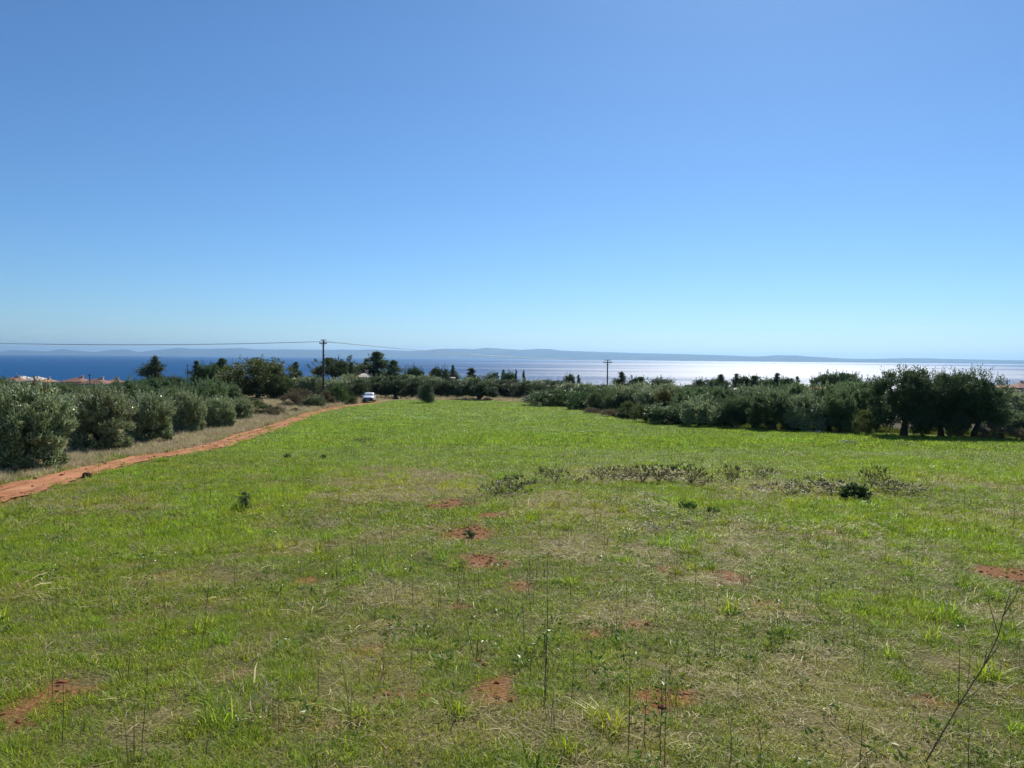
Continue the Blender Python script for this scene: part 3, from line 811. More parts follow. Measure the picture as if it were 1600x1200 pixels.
names_r = ['pale round tree beside the stubby cypress', 'dark pine next along from the pale round tree', 'twin dark pine near the white shed roof', 'rounded dark pine with the gap of sea after it', 'low round tree after the gap of sea', 'pointed pine after the gap of sea', 'small round tree beside the pointed pine', 'tiny round tree before the orange roof', 'slim tree just before the orange roof', 'tree directly above the orange roof', 'large dark round tree behind the orange roof', 'feathery open tree on the skyline beside the great olives']
for (px, t, w, k), nm in zip(sky_r, names_r):
    plant_px(k, 'skyline_tree', px, t, 205, w * (1.1 if k == 'pine' else 1.45), nm, 'tree', 'skyline trees by the bay')
plant_px('round_pine', 'skyline_tree', 1470, 583, 120, 14, 'thin tree poking out above the great olives', 'tree')
for px in (1352, 1360, 1370):
    plant_px('cypress', 'cypress_tree', px, 596 + (px % 3), 330, 6, 'tiny far cypress low against the bright water', 'cypress', 'tiny far cypresses')

# --- grove at the far end of the field
grove = [(556, 592, 132, 40), (584, 586, 138, 44), (618, 586, 140, 44), (645, 590, 142, 40), (672, 592, 150, 34), (700, 594, 150, 34), (722, 594, 148, 34), (748, 588, 134, 50), (790, 593, 148, 46), (824, 595, 140, 42), (850, 596, 142, 40), (868, 594, 150, 40)]
for i, (px, t, d, w) in enumerate(grove):
    plant_px('grove_olive', 'olive_tree', px, t, d, w * 1.12, (ORD_ := 'first second third fourth fifth sixth seventh eighth ninth tenth eleventh twelfth'.split())[i] + ' dark olive of the far grove, counting from the parked car', 'olive tree', 'olive trees at the far end of the field')
back = [(468, 590, 150, 34), (486, 588, 150, 36), (532, 590, 148, 34), (545, 585, 158, 30), (565, 590, 165, 30), (600, 588, 168, 36), (635, 586, 172, 34), (665, 586, 175, 34), (680, 590, 172, 28), (735, 590, 170, 34), (770, 592, 172, 40), (810, 593, 168, 36), (840, 594, 175, 34)]
for px, t, d, w in back:
    plant_px('pale_olive', 'olive_tree', px, t, d, w * 1.15, 'grey-green olive tree half hidden behind the dark grove at the field end', 'olive tree', 'grey olives behind the grove')

# --- scrub at the bend of the track
plant_base('brush', 'dry_bush', 466, 636, 608, 54, 'brown dry bush beside the track bend', 'bush', variant=0)
plant_base('dark_scrub', 'dark_bush', 491, 638, 617, 34, 'small nearly black bush at the edge of the track', 'bush')
plant_base('brush', 'dry_bush', 512, 635, 611, 26, 'tawny rounded bush just before the green mound by the track', 'bush', variant=1)
plant_base('mound', 'mastic_shrub', 530, 631, 601, 50, 'deep green shrub between the utility pole and the parked car', 'shrub', variant=0)
plant_base('brush', 'dry_bush', 552, 631, 618, 16, 'little greyish bush right beside the parked car', 'bush', variant=0)
plant_base('scrub', 'dry_bush', 412, 650, 631, 36, 'olive-brown low bush after the last olive bush of the row', 'bush', variant=0)
plant_base('brush', 'dry_bush', 432, 652, 634, 34, 'tawny low bush on the dry bank by the track', 'bush', variant=1)
plant_base('scrub', 'dry_bush', 393, 640, 622, 40, 'low brown bush behind the last olive bush', 'bush', variant=1)
plant_base('brush', 'dry_bush', 460, 646, 637, 18, 'flat dark brown tuft at the foot of the dry bush', 'bush', variant=0)

# --- the lone shrub in the field, scrub along the far and the seaward edge
plant_base('lone_conifer', 'lone_conifer', 668, 630, 599, 24, 'lone dark green conical shrub standing in the field', 'shrub')
plant_base('mound', 'mastic_shrub', 872, 634, 608, 104, 'wide low bright green mound-shaped shrub at the field edge', 'shrub', variant=1, rz=0.1)
plant_base('mound', 'mastic_shrub', 912, 640, 614, 50, 'smaller dark green shrub leaning on the wide green mound', 'shrub', variant=0)
plant_base('dark_scrub', 'dark_bush', 937, 643, 606, 44, 'dark rounded bush below the second utility pole', 'bush')
plant_base('dark_scrub', 'dark_bush', 962, 645, 610, 40, 'second dark rounded bush below the second utility pole', 'bush')
plant_base('brush', 'dead_bush', 925, 647, 638, 30, 'low brown dead brush where the field edge turns', 'bush', variant=0)
plant_base('brush', 'dead_bush', 955, 652, 640, 36, 'pale grey-brown dead brush heap at the field edge', 'bush', variant=1)
plant_base('dark_scrub', 'dark_bush', 972, 655, 644, 20, 'small black bush next to the pale brush heap', 'bush')
plant_base('scrub', 'leafy_bush', 982, 655, 627, 28, 'pale green leafy bush beside the dead brush', 'bush', variant=0)
plant_px('pale_olive', 'olive_tree', 1012, 610, 84, 40, 'silvery young olive above the pale green bush', 'olive tree')
plant_base('scrub', 'leafy_bush', 1008, 660, 632, 40, 'mid green bush between the brush and the dark edge trees', 'bush', variant=1)
plant_px('yellow_tree', 'yellowing_tree', 1040, 606, 74, 32, 'olive-yellow autumn tree in the dark belt', 'tree')

# --- olive belt along the seaward edge of the field
belt = [(1040, 662, 626, 50), (1066, 664, 611, 52), (1096, 666, 612, 50), (1122, 667, 613, 46), (1150, 669, 610, 50), (1180, 671, 608, 52), (1210, 672, 606, 56), (1236, 673, 606, 50), (1262, 674, 606, 50), (1290, 675, 602, 52), (1318, 676, 600, 56), (1345, 677, 600, 52)]
ORD = 'first second third fourth fifth sixth seventh eighth ninth tenth eleventh twelfth'.split()
for i, (px, b, t, w) in enumerate(belt):
    plant_base('dark_olive' if i % 6 != 2 else 'pale_olive', 'olive_tree', px + (0, 6, -4, 5, -6, 0)[i % 6], b - (0, 5, 1, 7, 2, 4, 0, 6)[i % 8] * 0.6, t + (4, -4, 9, -6, 12, -2, 6, -7, 10, -3, 8, -6)[i], w * (1.2, 0.85, 1.1, 1.3, 0.8, 1.15)[i % 6], ORD[i] + ' olive of the belt front line, counting from the yellow tree', 'olive tree', 'olive trees lining the field edge')
greats = [(1412, 682, 577, 96, 'great spreading olive at the camera end of the dark edge row, high ragged top'), (1470, 683.5, 583, 86, 'great olive with the thick dark trunk in the middle of the edge row'), (1522, 684, 581, 84, 'great olive at the end of the dark edge row, before the low scrub')]
for i, (px, b, t, w, lab) in enumerate(greats):
    plant_base('old_olive', 'olive_tree', px, b, t, w, lab, 'olive tree', 'great olives on the field edge', variant=i)
plant_base('scrub', 'leafy_bush', 1352, 680, 640, 40, 'brownish leafy bush beside the first great olive', 'bush', variant=0)
for px, b, t, w, lab in ((1440, 683, 655, 26, 'low leafy bush showing between the first two great olives'), (1495, 685, 660, 34, 'russet low bush between the last two great olives'), (1545, 687, 662, 40, 'rambling low scrub at the foot of the last great olive'), (1585, 688, 668, 46, 'brown low scrub where the field meets the picture edge')):
    plant_base('brush' if 'r' in lab[:3] else 'scrub', 'leafy_bush', px, b, t, w, lab, 'bush')
mids = [(985, 606, 90, 40), (1020, 602, 95, 40), (1060, 604, 80, 40), (1088, 606, 78, 40), (1112, 603, 85, 40), (1136, 605, 72, 36), (1165, 603, 75, 40), (1195, 604, 80, 40), (1222, 600, 85, 40), (1250, 601, 80, 40), (1278, 610, 75, 40), (1305, 606, 85, 40), (1332, 596, 90, 40), (1365, 602, 80, 46), (1568, 612, 75, 50), (1600, 614, 70, 56), (1640, 610, 72, 60), (1580, 640, 62, 44), (1612, 645, 60, 50), (915, 599, 120, 34), (945, 602, 118, 36), (965, 600, 125, 36), (890, 598, 130, 36), (1560, 605, 110, 40), (1630, 606, 110, 40), (1000, 598, 120, 34), (1045, 599, 115, 34)]
for px, t, d, w in mids:
    plant_px('dark_olive' if (px + int(d)) % 5 else 'pale_olive', 'olive_tree', px, t, d, w * 1.2, 'olive tree in the dense belt behind the front line at the seaward edge', 'olive tree', 'olive belt behind the front line')

# --- scattered trees going down to the sea
SIL = np.array([(-400, 596), (0, 596), (180, 597), (250, 597), (350, 592), (450, 597), (560, 588), (700, 591), (830, 595), (900, 597), (1000, 597), (1100, 600), (1200, 600), (1300, 602), (1400, 606), (2000, 606)], float)
rs = random.Random(5)
made = 0
for i in range(150):
    d = rs.uniform(165, 430) if i < 120 else rs.uniform(430, 620)
    px = rs.uniform(-60, 1660)
    if px < 360 and d < 240: continue
    x = across(px, d)
    top = float(np.interp(px, SIL[:, 0], SIL[:, 1])) + rs.uniform(1, 9)
    h = ztop(px, top, d) - gz(x, d)
    h = min(h, rs.uniform(3.5, 8.5))
    if h < 1.8: continue
    kind = rs.choice(['round_pine', 'dark_olive', 'pale_olive', 'dark_olive', 'round_tree', 'pine'])
    plant(kind, 'hillside_tree', x, d, h, h * rs.uniform(0.95, 1.5) * (0.6 if kind == 'pine' else 1), 'small tree in the woodland that falls away from the field to the sea', 'tree', 'woodland trees falling to the sea')
    made += 1

# ---------------------------------------------------------------- houses of the village below
M['roof_tile'] = simple('roof_tile', (0.24, 0.10, 0.070), 0.85, noise=0.3, scale=3)
M['roof_orange'] = simple('roof_orange', (0.42, 0.19, 0.10), 0.85, noise=0.2, scale=3)
M['roof_pale'] = simple('roof_pale', (0.50, 0.44, 0.40), 0.8, noise=0.12, scale=3)
M['wall_white'] = simple('wall_white', (0.55, 0.53, 0.50), 0.9, noise=0.06, scale=2)
M['wall_pink'] = simple('wall_pink', (0.58, 0.40, 0.33), 0.9, noise=0.06, scale=2)
M['glass'] = simple('window_glass', (0.03, 0.04, 0.05), 0.1, noise=0.05)
M['shutter'] = simple('shutter', (0.12, 0.07, 0.04), 0.6)

def house(px, dist, wpx, ridge_py, roof, wall, label, rise=1.5, depth_m=8.0, rz=0.0, flat=False, chimney=True):
    x = across(px, dist); z0 = gz(x, dist)
    if px < 200: ridge_py += 1.6
    w = wpx * dist / FPX; H = ztop(px, ridge_py, dist) - z0
    e = empty('house', (x, dist, z0), rz); tag(e, label, 'house')
    hw, hd, eave = w / 2, depth_m / 2, max(H - rise, 1.6)
    wall_o = MB().box(-hw, hw, -hd, hd, -1.5, eave).build('wall', wall, e)
    r = MB()
    if flat:
        r.box(-hw - .15, hw + .15, -hd - .15, hd + .15, eave + 0.003, eave + .25)
    else:
        o = 0.5; q = min(hd, hw) * 0.85
        r.add([(-hw - o, -hd - o, eave - .05), (hw + o, -hd - o, eave - .05), (hw + o, hd + o, eave - .05), (-hw - o, hd + o, eave - .05),
               (-hw - o, -hd - o, eave + .12), (hw + o, -hd - o, eave + .12), (hw + o, hd + o, eave + .12), (-hw - o, hd + o, eave + .12), (-hw + q, 0, H), (hw - q, 0, H)],
              [(0, 3, 2, 1), (0, 1, 5, 4), (1, 2, 6, 5), (2, 3, 7, 6), (3, 0, 4, 7), (4, 5, 9, 8), (5, 6, 9), (6, 7, 8, 9), (7, 4, 8)])
    ro = r.build('roof', roof, e)
    if chimney and not flat:
        c = MB().box(-.35, .35, -.35, .35, H - 1.0, H + .5); c.box(-.45, .45, -.45, .45, H + .503, H + .62)
        co = c.build('chimney', wall, ro); co.location = (hw * 0.35, 0.6, 0)
    nwin = max(2, int(w / 3.2))
    for k in range(nwin):
        u = -hw + w * (k + 0.5) / nwin
        wo = MB().box(u - .5, u + .5, -hd - .04, -hd + .05, eave - 1.9, eave - .7).build('window', M['glass'], e)
        for s in (-1, 1):
            MB().box(u + s * .78 - .25, u + s * .78 + .25, -hd - .07, -hd - .005, eave - 1.9, eave - .7).build('shutter', M['shutter'], wo)
    MB().box(-.5, .5, -hd - .05, -hd + .05, 0.05, 2.1).build('door', M['shutter'], e)
    return e

house(22, 262, 26, 587.5, M['roof_tile'], M['wall_white'], 'low house with dark red roof farthest along the village by the picture edge')
house(36, 275, 15, 585.8, M['roof_pale'], M['wall_white'], 'house with pale whitish roof next to the dark red one', rise=1.2, chimney=False)
house(57, 268, 22, 586.5, M['roof_pale'], M['wall_white'], 'wider house with pale whitish roof', rise=1.4, chimney=False)
house(72, 250, 14, 590.5, M['roof_orange'], M['wall_white'], 'small orange roof below the pale-roofed house', rise=1.0)
house(121, 262, 32, 588.2, M['roof_tile'], M['wall_pink'], 'long red tiled roof beside the dark post')
house(152, 250, 34, 589.8, M['roof_tile'], M['wall_white'], 'red roofed house just past the dark post', rise=1.7)
house(178, 256, 20, 590.8, M['roof_tile'], M['wall_pink'], 'red roof half hidden behind silvery olives', rise=1.2)
house(262, 215, 16, 594.0, M['roof_orange'], M['wall_white'], 'single orange roof under the lone pine', rise=1.1)
house(569, 178, 15, 582.5, M['roof_pale'], M['wall_pink'], 'pale roofed house under the tallest pine', rise=1.0)
house(672, 205, 14, 584.5, M['roof_tile'], M['wall_pink'], 'pink-brown house above the lone shrub', rise=1.0)
house(706, 196, 8, 587.5, M['roof_pale'], M['wall_pink'], 'narrow pink house under the slanting tree', rise=0.6, flat=True)
house(1150, 190, 7, 606.0, M['roof_pale'], M['wall_white'], 'tiny white shed roof among the belt trees', rise=0.5, depth_m=3.0, chimney=False)
house(1258, 210, 26, 601.5, M['roof_pale'], M['wall_white'], 'white flat roofed house beside the orange roof', flat=True, rise=0.5)
house(1279, 200, 16, 602.0, M['roof_orange'], M['wall_white'], 'house with bright orange tent-shaped roof', rise=1.2, depth_m=6.0)
house(1566, 235, 9, 600.5, M['roof_orange'], M['wall_white'], 'little orange roofed house beside the far post', rise=1.0, depth_m=5.0)
house(1594, 240, 28, 598.0, M['roof_tile'], M['wall_pink'], 'red roofed house past the great olives', rise=1.6)

# ---------------------------------------------------------------- utility poles and wires
def pole(px, dist, top_py, arm_w, label, mat, arm_mat):
    x = across(px, dist); z0 = gz(x, dist); zt = ztop(px, top_py, dist)
    e = empty('utility_pole', (x, dist, z0)); tag(e, label, 'utility pole')
    h = zt - z0
    MB().tube([(0, 0, -0.6), (0, 0, h * .5), (0, 0, h - 0.25)], [.19, .16, .13], 10).build('pole', mat, e, True)
    a = MB().box(-arm_w / 2, arm_w / 2, -.20, -.08, h - .78, h - .60)
    ao = a.build('crossarm', arm_mat, e)
    b = MB(); b.tube([(-arm_w * .3, -.14, h - .78), (0, -.14, h - 1.35)], .025, 5); b.tube([(arm_w * .3, -.14, h - .78), (0, -.14, h - 1.35)], .025, 5)
    b.build('brace', mat, e)
    MB().box(-arm_w * .36, arm_w * .36, -.02, .09, h - .22, h - .08).build('crossarm', arm_mat, e)
    pts = []
    for u in (-.46, 0.2, .46):
        zb = h - .60
        i = MB().tube([(u * arm_w, -.14, zb), (u * arm_w, -.14, zb + .10), (u * arm_w, -.14, zb + .2)], [.055, .07, .03], 8)
        i.build('insulator', M['porcelain'], e, True)
        pts.append(Vector((x + u * arm_w, dist - .14, z0 + zb + .2)))
    return pts

M['dark_pole'] = M['pole_wood']
p1 = pole(505, 130, 530.0, 1.25, 'tall dark wooden utility pole near the parked car', M['pole_wood'], M['pole_wood'])
p2 = pole(949, 180, 561.8, 2.1, 'brown utility pole with a wide pale crossarm against the glittering sea', M['pole_wood'], M['weathered_wood'])
p0 = [Vector((-100 + u, 125, 3.5 + dz)) for u, dz in ((-.5, 0), (.2, 0), (.5, 0))]
x0 = -100.0
eo = empty('utility_pole', (x0, 125, gz(x0, 125))); tag(eo, 'far wooden utility pole where the wires leave the picture', 'utility pole')
MB().tube([(0, 0, -.5), (0, 0, 3.5 - gz(x0, 125) + .1)], [.19, .13], 10).build('pole', M['pole_wood'], eo, True)
MB().box(-.65, .65, -.2, -.08, 3.1 - gz(x0, 125), 3.25 - gz(x0, 125)).build('crossarm', M['pole_wood'], eo)
def wire(a, b, sag, label, grp, r=0.015):
    mb = MB(); N = 24
    mb.tube([a.lerp(b, t / N) - Vector((0, 0, sag * 4 * (t / N) * (1 - t / N))) for t in range(N + 1)], r, 5)
    tag(mb.build('power_wire', M['wire'], None, True), label, 'wire', grp)
for k in range(3):
    wire(p0[k], p1[k], 0.62 + 0.03 * k, 'thin power wire running from the tall pole out over the village', 'wires over the village')
    wire(p1[k], p2[k], 0.48 + 0.03 * k, 'thin power wire sagging between the two utility poles', 'wires between the utility poles')
def post(px, dist, top, label, r=.14):
    x = across(px, dist); z0 = gz(x, dist); h = ztop(px, top, dist) - z0
    e = empty('post', (x, dist, z0)); tag(e, label, 'post')
    MB().tube([(0, 0, -.4), (0, 0, h)], [r * 1.1, r * .8], 8).build('pole', M['pole_wood'], e, True)
    MB().box(-.45, .45, -.06, .06, h - .55, h - .43).build('crossarm', M['pole_wood'], e)
post(140, 205, 584, 'short dark post in front of the red village roofs', .16)
post(293, 240, 569, 'thin dark post beside the clump of three pines')
post(1574, 215, 593, 'thin far post by the red roof past the great olives')

# ---------------------------------------------------------------- the parked car
def car_paint():
    m, n, l = mat_new('car_paint')
    o = n.new('ShaderNodeOutputMaterial'); b = n.new('ShaderNodeBsdfPrincipled')
    b.inputs['Base Color'].default_value = (0.78, 0.78, 0.77, 1); b.inputs['Roughness'].default_value = 0.3
    b.inputs['Coat Weight'].default_value = 0.6; b.inputs['Coat Roughness'].default_value = 0.08
    tc = n.new('ShaderNodeTexCoord'); z = n.new('ShaderNodeTexNoise'); z.inputs['Scale'].default_value = 5
    l.new(tc.outputs['Object'], z.inputs['Vector'])
    r = n.new('ShaderNodeMapRange'); r.inputs['To Min'].default_value = .22; r.inputs['To Max'].default_value = .5
    l.new(z.outputs['Fac'], r.inputs['Value']); l.new(r.outputs[0], b.inputs['Roughness'])
    l.new(b.outputs[0], o.inputs['Surface']); return m
M['paint'] = car_paint()
M['car_glass'] = simple('car_glass', (0.02, 0.028, 0.04), 0.25, noise=0.02, spec=0.15)
M['black_plastic_and_shade'] = simple('black_plastic_and_shade', (0.02, 0.02, 0.022), 0.5)  # real plastic on the wipers; on the nose its black also stands for shade
M['rubber'] = simple('rubber', (0.022, 0.022, 0.022), 0.85)
M['rim'] = simple('rim', (0.45, 0.45, 0.46), 0.35, 0.8)
M['lamp'] = simple('lamp_lens', (0.45, 0.46, 0.48), 0.08, noise=0.05)
M['plate'] = simple('number_plate', (0.7, 0.7, 0.68), 0.5, noise=0.03)

def loft(sections, mat, name, parent):
    """sections: list of (y, [(x, z) half profile from the bottom centre out and up to the top centre])"""
    mb = MB(); rings = []
    for y, prof in sections:
        ring = [(x, y, z) for x, z in prof] + [(-x, y, z) for x, z in reversed(prof) if x > 1e-4]
        rings.append(ring)
    n = len(rings[0]); vs = [p for r in rings for p in r]
    fs = [(i * n + k, i * n + (k + 1) % n, (i + 1) * n + (k + 1) % n, (i + 1) * n + k) for i in range(len(rings) - 1) for k in range(n)]
    fs.append(tuple(range(n))); fs.append(tuple((len(rings) - 1) * n + k for k in range(n)))
    mb.add(vs, fs)
    o = mb.build(name, mat, parent, True)
    return o

ce = empty('parked_car')
cp = hit(574.5, 629.5)
ce.location = (cp.x, cp.y + 1.2, gz(cp.x, cp.y + 1.2) + 0.03); ce.rotation_euler = (math.atan(0.03) * -1, 0, R(5))
tag(ce, 'white hatchback car facing the camera at the end of the red track', 'car')
def prof(w, zb, zs, zt, wt):
    return [(0, zb), (w * .82, zb), (w * .97, zb + .10), (w, (zb + zs) * .5), (w * .985, zs), (wt, zt), (wt * .5, zt + .02), (0, zt + .03)]
# lower body: y = -2 is the nose (towards the camera)
loft([(-2.0, prof(.66, .28, .48, .60, .58)), (-1.93, prof(.78, .22, .55, .70, .70)), (-1.6, prof(.85, .19, .66, .84, .77)), (-1.0, prof(.87, .19, .74, .96, .80)), (-.7, prof(.875, .19, .78, .99, .82)),
      (.9, prof(.875, .19, .80, .99, .82)), (1.6, prof(.86, .20, .80, .98, .80)), (1.95, prof(.80, .26, .74, .93, .74)), (2.0, prof(.72, .32, .66, .86, .68))], M['paint'], 'body', ce)
# cabin with its roof
loft([(-.72, [(0, .96), (.74, .96), (.77, .985), (.77, .99), (.77, .995), (.74, 1.0), (.4, 1.0), (0, 1.0)]), (-.28, [(0, .96), (.76, .96), (.78, 1.0), (.74, 1.12), (.69, 1.24), (.63, 1.29), (.4, 1.31), (0, 1.32)]),
      (.05, [(0, .96), (.76, .96), (.78, 1.0), (.735, 1.18), (.66, 1.37), (.58, 1.43), (.35, 1.46), (0, 1.465)]), (.9, [(0, .96), (.76, .96), (.78, 1.0), (.73, 1.18), (.66, 1.38), (.58, 1.44), (.35, 1.465), (0, 1.47)]),
      (1.5, [(0, .96), (.74, .96), (.76, 1.0), (.71, 1.16), (.64, 1.33), (.56, 1.38), (.35, 1.40), (0, 1.41)]), (1.85, [(0, .93), (.66, .93), (.69, .96), (.67, .99), (.63, 1.02), (.55, 1.04), (.35, 1.05), (0, 1.05)])], M['paint'], 'cabin', ce)
ws = MB(); ws.add([(-.66, -.66, 1.012), (.66, -.66, 1.012), (.55, -.03, 1.40), (-.55, -.03, 1.40), (-.66, -.60, 1.0), (.66, -.60, 1.0), (.55, .03, 1.385), (-.55, .03, 1.385)], [(0, 1, 2, 3), (4, 7, 6, 5), (0, 4, 5, 1), (1, 5, 6, 2), (2, 6, 7, 3), (3, 7, 4, 0)])
ws_o = ws.build('windscreen', M['car_glass'], ce)
for u in (-.35, .2):
    MB().tube([(u, -.69, 1.01), (u + .42, -.52, 1.115)], .012, 5).build('wiper', M['black_plastic_and_shade'], ws_o)
for s in (-1, 1):
    g = MB(); g.add([(s * .79, -.35, 1.02), (s * .79, 1.45, 1.02), (s * .672, 1.30, 1.34), (s * .682, .1, 1.36), (s * .75, -.35, 1.02), (s * .75, 1.45, 1.02), (s * .632, 1.30, 1.34), (s * .64, .1, 1.36)], [(0, 1, 2, 3), (4, 7, 6, 5), (0, 4, 5, 1), (1, 5, 6, 2), (2, 6, 7, 3), (3, 7, 4, 0)])
    g.build('side_window', M['car_glass'], ce)
    MB().tube([(s * .62, -1.97, .68), (s * .70, -1.90, .72), (s * .80, -1.72, .74)], [.07, .10, .05], 8).build('headlight', M['lamp'], ce, True)
    mo = MB(); mo.tube([(s * .80, -.42, 1.0), (s * .90, -.44, 1.05)], .025, 6); mo.box(s * .97 - .10, s * .97 + .10, -.50, -.40, 1.0, 1.14); mo.build('mirror', M['paint'], ce)
    for yy in (-1.28, 1.28):
        w = empty('wheel', (s * .77, yy, .30)); w.parent = ce
        rt = [(0.10 * math.cos(a), .215 + .085 * math.sin(a)) for a in np.linspace(0, 2 * math.pi, 9)[:-1]]
        N = 20; vs = [(px_, math.cos(2 * math.pi * k / N) * r_, math.sin(2 * math.pi * k / N) * r_) for k in range(N) for px_, r_ in rt]
        fs = [(k * 8 + j, k * 8 + (j + 1) % 8, ((k + 1) % N) * 8 + (j + 1) % 8, ((k + 1) % N) * 8 + j) for k in range(N) for j in range(8)]
        MB().add(vs, fs).build('tyre', M['rubber'], w, True)
        MB().tube([(-.06, 0, 0), (.06, 0, 0)], .17, 16).build('rim', M['rim'], w)
MB().box(-.60, .60, -2.04, -1.93, .49, .66).build('grille', M['black_plastic_and_shade'], ce)  # grille drawn large in black so the backlit nose looks shaded
bo = MB().box(-.80, .80, -2.05, -1.88, .22, .485).build('bumper', M['black_plastic_and_shade'], ce)  # real bumper, its size and black colour stand in for shade low down
MB().box(-.26, .26, -2.066, -2.053, .33, .44).build('number_plate', M['plate'], bo)

# ================================================================ the field: brambles, stalks, grass
K['bramble'] = [(trunk_mesh('bramble_stem', M['green_twig'], 300 + i, 0.05, 0.022, 9, 0.55, 0.85, 0.15),
                 lumpy_crown('bramble_leaf', M['bramble_leaf'], 310 + i, 0.34, (0.75, 0.6, 0.58), 60, 260 + 160 * (i % 2), 0.072, 0.22, -0.5, 0.6, 0.3, 26, aspect=0.7)) for i in range(4)]
K['dense_bramble'] = [(trunk_mesh('bramble_stem', M['green_twig'], 320, 0.05, 0.022, 9, 0.5, 0.85, 0.15),
                       lumpy_crown('bramble_leaf', M['mastic_leaf'], 321, 0.36, (0.62, 0.55, 0.55), 40, 2600, 0.11, 0.25, -0.5, 0.3, 0.25, 14, aspect=0.6))]
K['green_weed'] = [(trunk_mesh('weed_stem', M['green_twig'], 330, 0.05, 0.02, 7, 0.5, 0.7, 0.1),
                    lumpy_crown('weed_leaf', M['weed_leaf'], 331, 0.36, (0.62, 0.55, 0.55), 30, 1300, 0.14, 0.26, -0.5, 0.6, 0.25, 10, aspect=0.5))]
K['seedling'] = [(trunk_mesh('seedling_stem', M['bark'], 340, 0, 0.03, 6, 0.3, 0.8, 0.0, True),
                  lumpy_crown('seedling_leaf', M['pine_leaf'], 341, 0.45, (0.42, 0.42, 0.5), 30, 1500, 0.16, 0.26, -0.7, 1.0, 0.2, 20, aspect=0.14))]
K['feathery'] = [(trunk_mesh('bush_stem', M['green_twig'], 350, 0, 0.02, 10, 0.3, 0.9, 0.35, True),
                  cone_crown('bush_leaf', M['scrub_leaf'] if 'scrub_leaf' in M else M['broad_leaf'], 351, 0.02, 0.95, 0.32, 2200, 0.10, 0.5, 0.5, lean=0.3, aspect=0.16))]
SHRUBS |= {'bramble', 'dense_bramble', 'green_weed', 'seedling', 'feathery'}
br = [(780, 780, 752, 52, 'bramble', 'thin grey-green bramble at the near end of the bramble line'), (808, 776, 742, 50, 'bramble', 'sprawling bramble with arching canes beside the dark tuft one'),
      (863, 758, 725, 42, 'bramble', 'compact dark bramble tuft standing apart'), (945, 754, 727, 40, 'bramble', 'low bramble starting the long thicket'), (970, 755, 725, 44, 'bramble', 'leafy bramble, second of the long thicket'),
      (1005, 757, 723, 46, 'bramble', 'bramble in the middle of the long thicket'), (1035, 757, 722, 46, 'bramble', 'broad bramble past the middle of the long thicket'), (1072, 756, 718, 48, 'bramble', 'highest bramble of the long thicket'), (1098, 760, 734, 30, 'bramble', 'brownish bramble ending the long thicket'),
      (1142, 756, 721, 34, 'bramble', 'upright bramble alone after the long thicket'), (1190, 749, 724, 36, 'bramble', 'neat round bramble past the upright one'), (1226, 772, 748, 56, 'bramble', 'flat bramble tangle at the start of the second thicket'),
      (1262, 768, 737, 46, 'bramble', 'twiggy bramble in the second thicket'), (1300, 770, 742, 50, 'bramble', 'wide thin bramble behind the dark bush'), (1336, 779, 752, 40, 'dense_bramble', 'small very dark green bush in the second thicket'),
      (1366, 764, 717, 34, 'bramble', 'tallest cane bramble with bare top in the second thicket'), (1392, 770, 744, 44, 'bramble', 'brown-green bramble past the tall cane one'), (1425, 772, 750, 40, 'bramble', 'last thin bramble of the second thicket'),
      (1075, 796, 784, 28, 'green_weed', 'bright green leafy weed below the long thicket'), (1114, 802, 790, 20, 'green_weed', 'smaller bright green weed next to the first'),
      (733, 843, 826, 18, 'seedling', 'dark seedling tuft growing in the red bare patch'), (386, 795, 768, 26, 'feathery', 'feathery grey-green little bush beside a red bare patch'),
      (449, 717, 708, 12, 'seedling', 'tiny dark tuft in the bright grass near the track'), (566, 692, 682, 22, 'bramble', 'small dark sprig in the bright far grass'), (505, 716, 709, 10, 'seedling', 'second tiny dark tuft in the bright grass'),
      (1020, 826, 816, 46, 'bramble', 'flat dark mat of cut brush'), (1325, 694, 686, 26, 'bramble', 'dark sprig in the grass before the first great olive'), (1412, 697, 688, 26, 'bramble', 'low dark sprig in front of the great olives'),
      (1180, 765, 752, 20, 'bramble', 'small weed sprig between the two thickets'), (905, 760, 742, 26, 'bramble', 'thin weed sprig between the dark tuft and the long thicket')]
for px, b, t, w, k, lab in br:
    if k == 'bramble': t = b - (b - t) * 0.85; w = w * 1.3
    plant_base(k, {'bramble': 'bramble_bush', 'dense_bramble': 'dark_bush', 'green_weed': 'leafy_weed', 'seedling': 'seedling', 'feathery': 'sapling'}[k], px, b, t, w, lab, 'weed' if 'weed' in k else 'bramble' if 'bramble' in k else 'shrub')

# --- dark clod of earth on the verge, pale stone heap by the belt
def rock(px, py, wpx, hpx, label, mat, name, seed):
    c = hit(px, py); r = wpx / 2 * c.y / FPX; h = hpx * c.y / FPX
    bm = bmesh.new(); bmesh.ops.create_icosphere(bm, subdivisions=3, radius=1.0)
    for v in bm.verts:
        k = 0.75 + 0.5 * float(fbm(v.co.x * 1.7 + seed, v.co.y * 1.7 + v.co.z * 1.3, seed, 3))
        v.co = Vector((v.co.x * r * k, v.co.y * r * k, max(v.co.z * h * k, -0.03)))
    me = bpy.data.meshes.new(name); bm.to_mesh(me); bm.free()
    for p in me.polygons: p.use_smooth = True
    me.materials.append(mat)
    o = new_obj(name, me); o.location = (c.x, c.y, gz(c.x, c.y))
    tag(o, label, name.replace('_', ' '))
M['dark_earth'] = simple('dark_earth', (0.055, 0.030, 0.020), 0.95, noise=0.4, scale=14, spec=0.1)
M['pale_stone'] = simple('pale_stone', (0.42, 0.38, 0.32), 0.9, noise=0.25, scale=8)
rock(135, 748, 15, 9, 'dark clod of earth on the field side of the red track', M['dark_earth'], 'earth_clod', 3)
rock(1262, 674, 24, 5, 'pale flat stone at the foot of the edge olives', M['pale_stone'], 'stone', 5)
